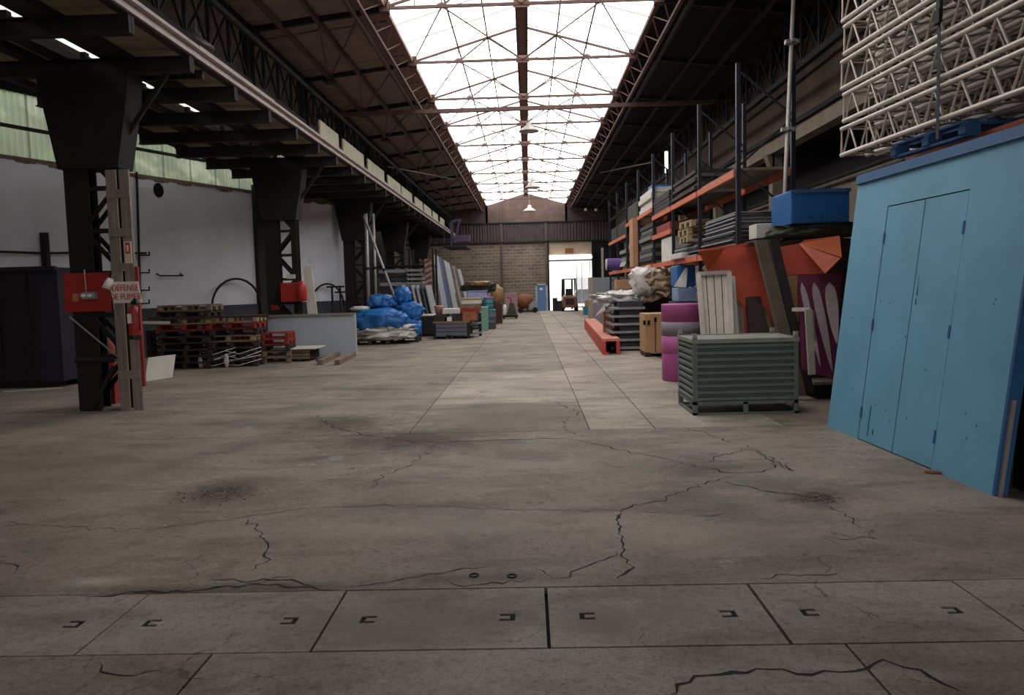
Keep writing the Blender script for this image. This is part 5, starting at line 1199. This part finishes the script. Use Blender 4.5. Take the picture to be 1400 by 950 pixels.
# pink drum with grey band
Yd = gp(915, 523).y + .35; c = at(934, 470, Yd); r = (at(963, 440, Yd).x - at(905, 440, Yd).x) / 2
H = at(934, 415, Yd).z; g1, g0_ = at(934, 439, Yd).z, at(934, 458, Yd).z
t = T('magenta_drum', 'tall magenta drum with a grey band, left behind the green steel crate', 'drum', (c.x, Yd, 0))
zs = at(930, 482, Yd).z
t.part('lower_body', MB().lathe([(r * .97, 0), (r, .02), (r, zs - .01), (r * .985, zs), (r, zs + .01), (r, g0_)], (c.x, Yd, 0), 40), pink, smooth=True)
t.part('grey_band', MB().lathe([(r * 1.003, g0_), (r * 1.003, g1)], (c.x, Yd, 0), 40), drumgrey, smooth=True)
t.part('upper_body', MB().lathe([(r, g1), (r, H - .02), (r * .98, H)], (c.x, Yd, 0), 40), pink, smooth=True)
# ------------------------------------------------------------------ grey green stillage
A = gp(948, 568); B = gp(1088, 563); Yc = A.y
Lx = B.x - A.x; dp = .95; x0 = A.x
leftfar = gp(926, 556); 
t = T('steel_stillage', 'grey green corrugated steel stillage standing on the floor in front of the leaning panels', 'stillage', (x0, Yc, 0))
shx = (leftfar.x - A.x) ; dp = leftfar.y - A.y + .25
ztop = at(1000, 463, Yc).z; zb_ = .16
R = RZ(0)
t.part('floor_pan', MB().box((x0 + .03, Yc + .03, zb_), (x0 + Lx - .03, Yc + dp - .03, zb_ + .03)), greencr)
nr = 9; hr = (ztop - .05 - zb_) / nr
def ribbed(p0, p1, nrm):      # horizontally ribbed side panel between two floor points
    mb = MB()
    for k in range(nr):
        z = zb_ + k * hr; pr = [(-.012, z), (.022, z + hr * .3), (.022, z + hr * .72), (-.012, z + hr * .86), (-.012, z + hr)]
        for (d0, z0), (d1, z1) in zip(pr[:-1], pr[1:]):
            mb.add([Vector(p0) + Vector(nrm) * d0 + Vector((0, 0, z0)), Vector(p1) + Vector(nrm) * d0 + Vector((0, 0, z0)), Vector(p1) + Vector(nrm) * d1 + Vector((0, 0, z1)), Vector(p0) + Vector(nrm) * d1 + Vector((0, 0, z1))], [(0, 1, 2, 3)])
    return mb
t.part('front_panel', ribbed((x0 + .05, Yc + .02, 0), (x0 + Lx - .04, Yc + .02, 0), (0, -1, 0)), greencr)
t.part('side_panel', ribbed((x0 + .02, Yc + dp - .05, 0), (x0 + .02, Yc + .05, 0), (-1, 0, 0)), greencr)
t.part('side_panel', ribbed((x0 + Lx - .02, Yc + .05, 0), (x0 + Lx - .02, Yc + dp - .05, 0), (1, 0, 0)), greencr)
t.part('back_panel', ribbed((x0 + Lx - .05, Yc + dp - .02, 0), (x0 + .05, Yc + dp - .02, 0), (0, 1, 0)), greencr)
for x in (x0, x0 + Lx - .06):
    for y in (Yc, Yc + dp - .06):
        bevel(t.part('corner_post', MB().box((x, y, 0), (x + .06, y + .06, ztop + .02)), greencr), .006)
        t.part('stacking_cup', MB().box((x + .005, y + .005, ztop + .02), (x + .055, y + .055, ztop + .07)), galv)
galvr = M('pale_green_rim', '#8b8c80', .5, .1, .25, 6)  # rim and lid are a paler grey green than the sides
for (a, b) in (((x0, Yc - .01, ztop - .05), (x0 + Lx, Yc + .04, ztop)), ((x0, Yc + dp - .04, ztop - .05), (x0 + Lx, Yc + dp + .01, ztop)), ((x0 - .01, Yc, ztop - .05), (x0 + .04, Yc + dp, ztop)), ((x0 + Lx - .04, Yc, ztop - .05), (x0 + Lx + .01, Yc + dp, ztop))):
    t.part('top_rim', MB().box(a, b), galvr)
t.part('lid_sheet', MB().box((x0 + .04, Yc + .04, ztop - .03), (x0 + Lx - .04, Yc + dp - .04, ztop - .01)), galvr)
for (a, b) in (((x0, Yc, .0), (x0 + Lx, Yc + .04, .03)), ((x0, Yc, zb_ - .03), (x0 + Lx, Yc + .04, zb_ + .01)), ((x0, Yc, 0), (x0 + .04, Yc + dp, .03)), ((x0, Yc, zb_ - .03), (x0 + .04, Yc + dp, zb_ + .01)), ((x0, Yc + dp - .04, 0), (x0 + Lx, Yc + dp, .03)), ((x0 + Lx - .04, Yc, 0), (x0 + Lx, Yc + dp, .03))):
    t.part('base_rail', MB().box(a, b), greencr)
t.part('base_stub', MB().box((x0 + Lx / 2 - .03, Yc, .03), (x0 + Lx / 2 + .03, Yc + .04, zb_)), greencr)
# ------------------------------------------------------------------ panels leaning behind the stillage
def lean(name, quad, th, m, lab, cat='panel', Y=None, group=None, edge=None):
    P = [at(x, y, yy) for x, y, yy in quad]
    t = T(name, lab, cat, tuple(P[0]), group); t.part('board', MB().quad(*P, th), m); return t, P
# white planked door frame
M('dirty_white_planks', '#cdc2b6', .8, 0, .12, 5, dirt=('#9a8678', 8, .68)); t, P = lean('white_plank_door', [(962, 475, 11.9), (1000, 475, 11.9), (996, 372, 12.4), (954, 374, 12.4)], -.03, wood_dark if True else M('dirty_white_planks', '#cdc2b6', .8, 0, .12, 5, dirt=('#9a8678', 8, .68)), 'dirty white planked door leaning behind the stillage, with a raised frame', 'door panel')
wf = M('off_white_frame', '#c4bab0', .7)
for a, b in ((0, 3), (1, 2), (3, 2)):
    t.part('frame_rail', MB().bar(P[a] - Vector((0, .04, 0)), P[b] - Vector((0, .04, 0)), .07, .06), wf)
for k in range(4):
    f0, f1 = k * .25 + .02, k * .25 + .24; o_ = Vector((0, -.004, 0)); t.part('plank', MB().quad(P[0].lerp(P[1], f0) + o_, P[0].lerp(P[1], f1) + o_, P[3].lerp(P[2], f1) + o_, P[3].lerp(P[2], f0) + o_, .012), MATS['dirty_white_planks'])
lean('narrow_board', [(1004, 472, 12.0), (1011, 472, 12.0), (1005, 378, 12.5), (998, 376, 12.5)], -.3, white_p, 'pale narrow panel leaning just right of the planked door')
lean('narrow_board', [(1014, 472, 12.3), (1020, 472, 12.3), (1012, 382, 12.7), (1006, 380, 12.7)], -.3, wood_old, 'grey narrow panel, second right of the planked door')
lean('brown_board', [(1026, 475, 12.1), (1052, 475, 12.1), (1037, 388, 12.6), (1018, 390, 12.6)], -.06, wood_dark, 'dark brown short panel leaning behind the stillage')
lean('brown_board', [(1052, 480, 12.2), (1062, 478, 12.2), (1048, 420, 12.5), (1040, 420, 12.5)], -.05, wood_pal, 'small grey brown board right of the dark brown short panel')
for k, (q_, m, lab) in enumerate((([(1086, 542), (1103, 541), (1049, 327), (1033, 328)], M('olive_grey_plank', '#6a5f50', .8, 0, .3, 4), 'tall olive grey plank crossing the red sheets, leftmost of the two leaning planks'), ([(1102, 538), (1114, 537), (1064, 326), (1053, 327)], M('dark_brown_plank', '#33272a', .8, 0, .3, 4), 'tall dark brown plank crossing the red sheets, just right of the olive grey one'))):
    Y = 10.55 + k * .1
    g_ = [at(q_[0][0], q_[0][1], 10.62), at(q_[1][0], q_[1][1], 10.62)]
    for v_ in g_: v_.z = max(v_.z, .005)
    t = T('tall_plank', lab, 'plank', tuple(g_[0]), 'tall leaning planks')
    t.part('board', MB().quad(g_[0], g_[1], at(q_[2][0], q_[2][1], 10.78), at(q_[3][0], q_[3][1], 10.78), -.09), m)
# white small frame
t = T('table_stand', 'small white metal table frame right of the leaning planks', 'frame', tuple(at(1110, 520, 10.6)))
Yf = 10.3
t.part('top_rail', MB().bar(at(1084, 423, Yf + .2), at(1108, 423, Yf), .05), wf); t.part('leg', MB().bar(at(1105, 423, Yf), at(1110, 512, Yf), .09, .04), wf); t.part('leg', MB().bar(at(1110, 425, Yf + .3), at(1113, 500, Yf + .3), .04), galv)
# red sheets
Yr_ = 12.5
t = T('red_sheet', 'big red folded sheet panel standing behind the planks, the left hand part', 'panel', tuple(at(1010, 480, Yr_)))
t.part('main_sheet', MB().quad(at(968, 372, Yr_), at(1082, 480, Yr_), at(1060, 336, Yr_), at(985, 337, Yr_), -.03).quad(at(1020, 500, Yr_ + .02), at(1090, 500, Yr_ + .02), at(1082, 380, Yr_ + .02), at(1010, 380, Yr_ + .02), -.02), redsheet)
t.part('folded_wing', MB().quad(at(968, 371, Yr_ - .05), at(978, 370, Yr_ - .1), at(992, 337, Yr_ - .05), at(955, 344, Yr_ - .4), -.02), orsheet)
t.part('top_rail', MB().bar(at(955, 343, Yr_ - .3), at(1060, 329, Yr_), .04), redsheet)
Yq = 10.9
t = T('red_sheet', 'big red folded sheet with a bright creased corner, the right hand part', 'panel', tuple(at(1120, 372, Yq)))
t.part('main_sheet', MB().quad(at(1062, 376, Yq), at(1128, 374, Yq), at(1092, 333, Yq), at(1054, 340, Yq), -.02), redsheet)
t.part('upper_sheet', MB().quad(at(1092, 333, Yq), at(1151, 352, Yq - .25), at(1148, 322, Yq), at(1100, 328, Yq), -.02), orsheet)
t.part('bright_fold', MB().add([at(1092, 333, Yq - .02), at(1128, 374, Yq - .25), at(1149, 353, Yq - .3), at(1092, 333, Yq + .0), at(1128, 374, Yq - .23), at(1149, 353, Yq - .28)], [(0, 1, 2), (5, 4, 3), (0, 3, 4, 1), (1, 4, 5, 2), (2, 5, 3, 0)]), M('salmon_panel', '#e47a62', .6))
# magenta board with pale leaf shapes
Ym = 10.6
t = T('magenta_board', 'dark magenta board painted with long pale leaf shapes, left of the blue flat', 'painted board', tuple(at(1120, 520, Ym)))
t.part('board', MB().quad(at(1097, 505, Ym - .1), at(1140, 518, Ym - .1), at(1152, 372, Ym + .3), at(1090, 376, Ym + .3), -.03), magpanel)
t.part('left_strip', MB().quad(at(1080, 440, Ym + .24), at(1098, 440, Ym + .24), at(1090, 376, Ym + .28), at(1074, 378, Ym + .28), -.03), M('tan_strip', '#a5804f', .7))
def leaf(c0, c1, w, Y):
    a, b = at(c0[0], c0[1], Y), at(c1[0], c1[1], Y - .3); n = 14; vs = []
    d = (b - a); s_ = Vector((1, 0, 0))
    for k in range(n + 1): f = k / n; ww = w * math.sin(math.pi * min(1, f ** .6)) ** .7 if 0 < f < 1 else 0; vs.append((a + d * f + s_ * ww, a + d * f - s_ * ww))
    L_ = [v[0] for v in vs]; R_ = [v[1] for v in reversed(vs[1:-1])]
    loop = L_ + R_; m = len(loop); off = Vector((0, -.012, 0)); mb = MB(); mb.add([p - Vector((0, .02, 0)) for p in loop] + [p - Vector((0, .03, 0)) for p in loop], [tuple(reversed(range(m))), tuple(range(m, 2 * m))] + [(k, (k + 1) % m, (k + 1) % m + m, k + m) for k in range(m)])
    return mb
lf = M('pale_mauve_paint', '#b3a0a6', .7)
for c0, c1, w in (((1095, 386), (1121, 502), .045), ((1112, 386), (1137, 508), .06), ((1133, 386), (1143, 470), .08)): t.part('leaf_shape', leaf(c0, c1, w, Ym + .22), lf)
t = T('dark_cart', 'low dark cart on the floor between the stillage and the blue flat', 'cart', tuple(gp(1120, 533)))
a, b = at(1112, 528, 10.7), at(1142, 514, 10.7); t.part('deck', MB().box((a.x, 10.7, .06), (b.x + .3, 11.3, .16)), steel_dark); t.part('top_board', MB().box((a.x, 10.65, .2), (b.x + .2, 11.4, .24)), wood_old); 
for x in (a.x + .05, b.x): t.part('wheel', MB().tube([(x, 10.7, .05), (x + .04, 10.7, .05)], .05, 10), rubber)
# blue box on dark bundle
t = T('blue_crate', 'bright blue plastic crate standing on the dark bundle above the red sheets', 'crate', tuple(at(1115, 305, 10)))
a, b = at(1082, 306, 10.9), at(1162, 257, 10.9)
booth = T('stall_body', 'dark stall body hidden behind the magenta board, carrying the blue crate', 'stall', (4.1, 11.5, 0)); booth.part('body', MB().box((at(1083, 330, 11.1).x, 11.1, 0), (at(1168, 330, 10.98).x, 12.0, at(1112, 326, 10.98).z)), wood_dark)
bevel(t.part('body', MB().box((a.x, 10.9, a.z), (b.x, 11.8, b.z)), bluep), .02); 
l0 = at(1068, 306, 11.3)
t.part('end_wall', MB().add([(a.x - .001, 10.9, a.z), (a.x - .001, 10.9, b.z), (l0.x, 11.3, a.z), (l0.x, 11.3, b.z - .05), (a.x + .1, 11.3, a.z), (a.x + .1, 11.3, b.z - .05)], [(0, 2, 3, 1), (2, 4, 5, 3), (1, 3, 5), (0, 4, 2)]), bluep)
t.part('rim', MB().box((a.x - .01, 10.885, b.z - .05), (b.x + .01, 10.9, b.z)), bluedark)
for k in range(5): c = at(1094 + k * 15, 296, 10.89); t.part('bolt', MB().blob(c, (.012, .008, .012), 0, 1, 1), rackblue)
zs_ = at(1050, 327, 11.95).z; booth.part('shelf', MB().box((at(1031, 327, 11.95).x, 11.9, zs_ - .04), (at(1090, 327, 11.95).x, 12.5, zs_ - .01)), wood_dark)
c = at(1115, 316, 11.35); one('dark_bundle', MB().blob(c, (.6, .42, .11), .25, 2, 4, 41, .6), olive, 'flat dark olive bundle under the bright blue crate', 'bundle', tuple(c), smooth=True)
bx('white_carton', 1034, 1062, 305, 326, 12.0, .4, white_p, 'white carton above the tall leaning planks', 'carton')
# ------------------------------------------------------------------ blue flat (stage flat with two doors)
p0, p1 = gp(1131, 583), gp(1356, 677)
topL, = (at(1170, 241, p0.y + .05),)
ln = (p1 - p0); Lf = ln.length; ud = ln.normalized(); side = Vector((-ud.y, ud.x, 0));
if side.x < 0: side = -side
shift = (topL - p0); hgt = topL.z; leanx = .34
up_ = (Vector((0, 0, hgt)) + side * leanx)
def fp(u, v, d=0.0): return p0 + ud * u + up_ * v + side * d       # u along, v 0..1 height, d depth
t = T('blue_flat', 'large sky blue painted wooden flat with a double door, leaning on the right', 'stage flat', tuple(p0))
def fbox(u0, u1, v0, v1, d0, d1):
    vs = [fp(u, v, d) for d in (d0, d1) for u, v in ((u0, v0), (u1, v0), (u1, v1), (u0, v1))]
    return MB().add(vs, [(0, 3, 2, 1), (4, 5, 6, 7), (0, 1, 5, 4), (1, 2, 6, 5), (2, 3, 7, 6), (3, 0, 4, 7)])
def ub(px, py):   # length coordinate on the flat's face for a pixel
    r = ray(px, py); nrm = ud.cross(up_).normalized(); k = (p0 - EYE).dot(nrm) / r.dot(nrm); q = EYE + r * k; return (q - p0).dot(ud) , (q.z) / hgt
uA = ub(1173, 597)[0]; uM = ub(1219, 618)[0]; uB = ub(1272, 641)[0]
vT = ub(1205, 285)[1]; vT2 = ub(1315, 262)[1]; vT = (vT + vT2) / 2
g = .011
t.part('left_panel', fbox(0, uA - g, 0, .965, 0, .03), bluepanel); t.part('right_panel', fbox(uB + g, Lf, 0, .965, 0, .03), bluepanel)
t.part('header_panel', fbox(uA - g, uB + g, vT + .004, .965, 0, .03), bluepanel)
leaves = []
for nm, a, b in (('door_leaf', uA, uM - .012), ('door_leaf', uM + .003, uB)):
    leaves.append(t.part(nm, fbox(a, b, .004, vT, .004, .03), bluepanel))
t.part('centre_strip', fbox(uM - .012, uM + .003, 0, vT, .012, .03), bluedark)
t.part('top_rail', fbox(0, Lf, .965, 1.0, -.03, .12), bluedark); t.part('end_stile', fbox(Lf, Lf + .03, 0, .97, -.001, .1), bluedark); t.part('back_frame', fbox(0, Lf, 0, .965, .032, .1), rackblue)
for u in (uA, uB):
    for v in (.12, .5, .87):
        t.part('hinge', fbox(u - .012, u + .012, v * vT - .02, v * vT + .02, -.008, 0), bluedark, leaves[0 if u == uA else 1])
t.part('end_bracket', fbox(Lf + .03, Lf + .05, .0, .26, .02, .05), galv)
for (px, py, w, hgt_) in ((1188, 575, .012, .11), (1193, 590, .02, .02), (1254, 398, .01, .03), (1252, 412, .012, .02), (1255, 390, .004, .06)):
    u, v = ub(px, py); t.part('scuff_mark', fbox(u - w / 2, u + w / 2, v - hgt_ / 2, v + hgt_ / 2, -.0015, 0), M('scuff', '#2f5f7c', .7))
for k in range(16):
    u = random.uniform(.1, Lf - .1); v = random.uniform(.05, .6); t.part('scuff_mark', fbox(u - .008, u + .008, v - .003, v + .003, -.0015, 0), M('scuff', '#2f5f7c', .7))
# dark things standing behind the flat, to the right
one('black_board', MB().box((p1.x + .28, p1.y - 1.8, 0), (p1.x + .38, p1.y + .2, 2.2)), black, 'black board standing behind the right end of the blue flat', 'board', (p1.x + .3, p1.y - 1, 0))
c = gp(1282, 648); one('wood_scrap', MB().quad(c + Vector((-.1, .02, .012)), c + Vector((.05, -.02, .012)), c + Vector((.06, .03, .014)), c + Vector((-.08, .06, .014)), .008), M('brown_scrap', '#8c4f32', .8), 'small brown splinter at the foot of the blue flat', 'scrap', tuple(c))
# ------------------------------------------------------------------ aluminium trusses
TL = 6.2; TH = .36; TD = .36
def ladder(t, xoff, zoff):     # local: runs -Y direction from 0
    pass
tube_me = MB().tube([(0, 0, 0), (0, -TL, 0)], .026, 8).mesh('chord_tube', True); tube_me.materials.append(alu)
lc = MB(); n = 16; st = TL / n
for k in range(n):
    y = -k * st; lc.tube([(0, y - .04, 0), (0, y - st / 2, TH - .08)], .012, 6, False); lc.tube([(0, y - st / 2, TH - .08), (0, y - st + .04, 0)], .012, 6, False)
lc_me = lc.mesh('lacing', True); lc_me.materials.append(alu)
hc = MB()
n = 16
for k in range(n): y = -k * st; hc.tube([(0, y, 0), (TD - .08, y - st / 2, 0)], .011, 5, False); hc.tube([(TD - .08, y - st / 2, 0), (0, y - st, 0)], .011, 5, False)
hc_me = hc.mesh('cross_lacing', True); hc_me.materials.append(alud)
YTR = 8.9; corner = at(1152, 215, YTR); 
tp_ = None
direc = (gp(1400, 127, corner.z) - corner); ang = math.atan2(-(direc.x), -direc.y)
cols = ['front column', 'second column', 'third column', 'fourth column']; rows = ['lowest', 'second from below', 'third from below', 'fourth from below', 'fifth from below', 'topmost']
rz = math.atan2(direc.x, -direc.y)
up_me = MB().tube([(0, -.04, 0), (0, -st / 2, TH - .08)], .012, 6, False).mesh('lacing_bar', True); dn_me = MB().tube([(0, -st / 2, TH - .08), (0, -st + .04, 0)], .012, 6, False).mesh('lacing_bar', True)
up_me.materials.append(alu); dn_me.materials.append(alu)
tq = None
for c_ in range(4):
    for r_ in range(6):
        loc = corner + RZ(rz) @ Vector((c_ * (TD + .02), random.uniform(-.03, .03), 0)) + Vector((0, 0, r_ * (TH + .008) + .026))
        lab = f'silver aluminium lattice truss, {rows[r_]} in the {cols[c_]} of the stack'
        src = tp_ if c_ == 0 else tq
        if src is None:
            t = T('lattice_truss', lab, 'truss', tuple(loc), 'aluminium trusses stacked above the blue flat')
            for x in (0, TD - .07):
                for z in (0, TH - .07): t.share('chord_tube', tube_me, loc + Vector((x, 0, z)))
                if x == 0 and c_ == 0:
                    for k in range(n):
                        for mm in (up_me, dn_me): t.share('lacing_bar', mm, loc + Vector((x, -k * st, 0)))
                else: t.share('lacing', lc_me, loc + Vector((x, 0, .0)))
            for z in (0, TH - .07): t.share('cross_lacing', hc_me, loc + Vector((0, 0, z)))
            for y in (0, -TL + .01): t.part('end_frame', MB().tube([loc + Vector((0, y, 0)), loc + Vector((0, y, TH - .07)), loc + Vector((TD - .07, y, TH - .07)), loc + Vector((TD - .07, y, 0)), loc + Vector((0, y, 0))], .012, 6), alu)
            t.e.rotation_euler = (0, 0, rz)
            if c_ == 0: tp_ = t.e
            else: tq = t.e
        else: copy_thing(src, loc, rz, lab)
# strap over the stack
a = at(1272, 180, 7.3); b = at(1277, 0, 7.3); q = RZ(rz) @ Vector((-.03, 0, 0))
fr = corner + RZ(rz) @ Vector((-.045, -1.85, 0))
t = T('lashing_strap', 'dark lashing strap hanging down over the front of the truss stack', 'strap', tuple(fr)); t.part('webbing', MB().bar(fr + Vector((0, 0, -.15)), fr + Vector((0, 0, 2.4)), .004, .05) .bar(fr + Vector((0, 0, .9)), fr + Vector((0, 0, 2.4)), .03, .06), M('dark_webbing', '#30343a', .8)); t.part('ratchet', MB().box(fr + Vector((-.03, -.05, .85)), fr + Vector((0, .05, .97))), steel_dark)
# blue pallet below the trusses
pc = corner + RZ(rz) @ Vector((.5, -1.45, 0)); 
pallet('blue', pc.x, pc.y, corner.z - .16, rz + math.pi / 2, 'blue painted pallet under the aluminium trusses, above the blue flat', 'blue pallets under the trusses')
pc2 = corner + RZ(rz) @ Vector((.5, -4.3, 0)); pallet('blue', pc2.x, pc2.y, corner.z - .16, rz + math.pi / 2, 'second blue pallet under the trusses, nearer the camera', 'blue pallets under the trusses')
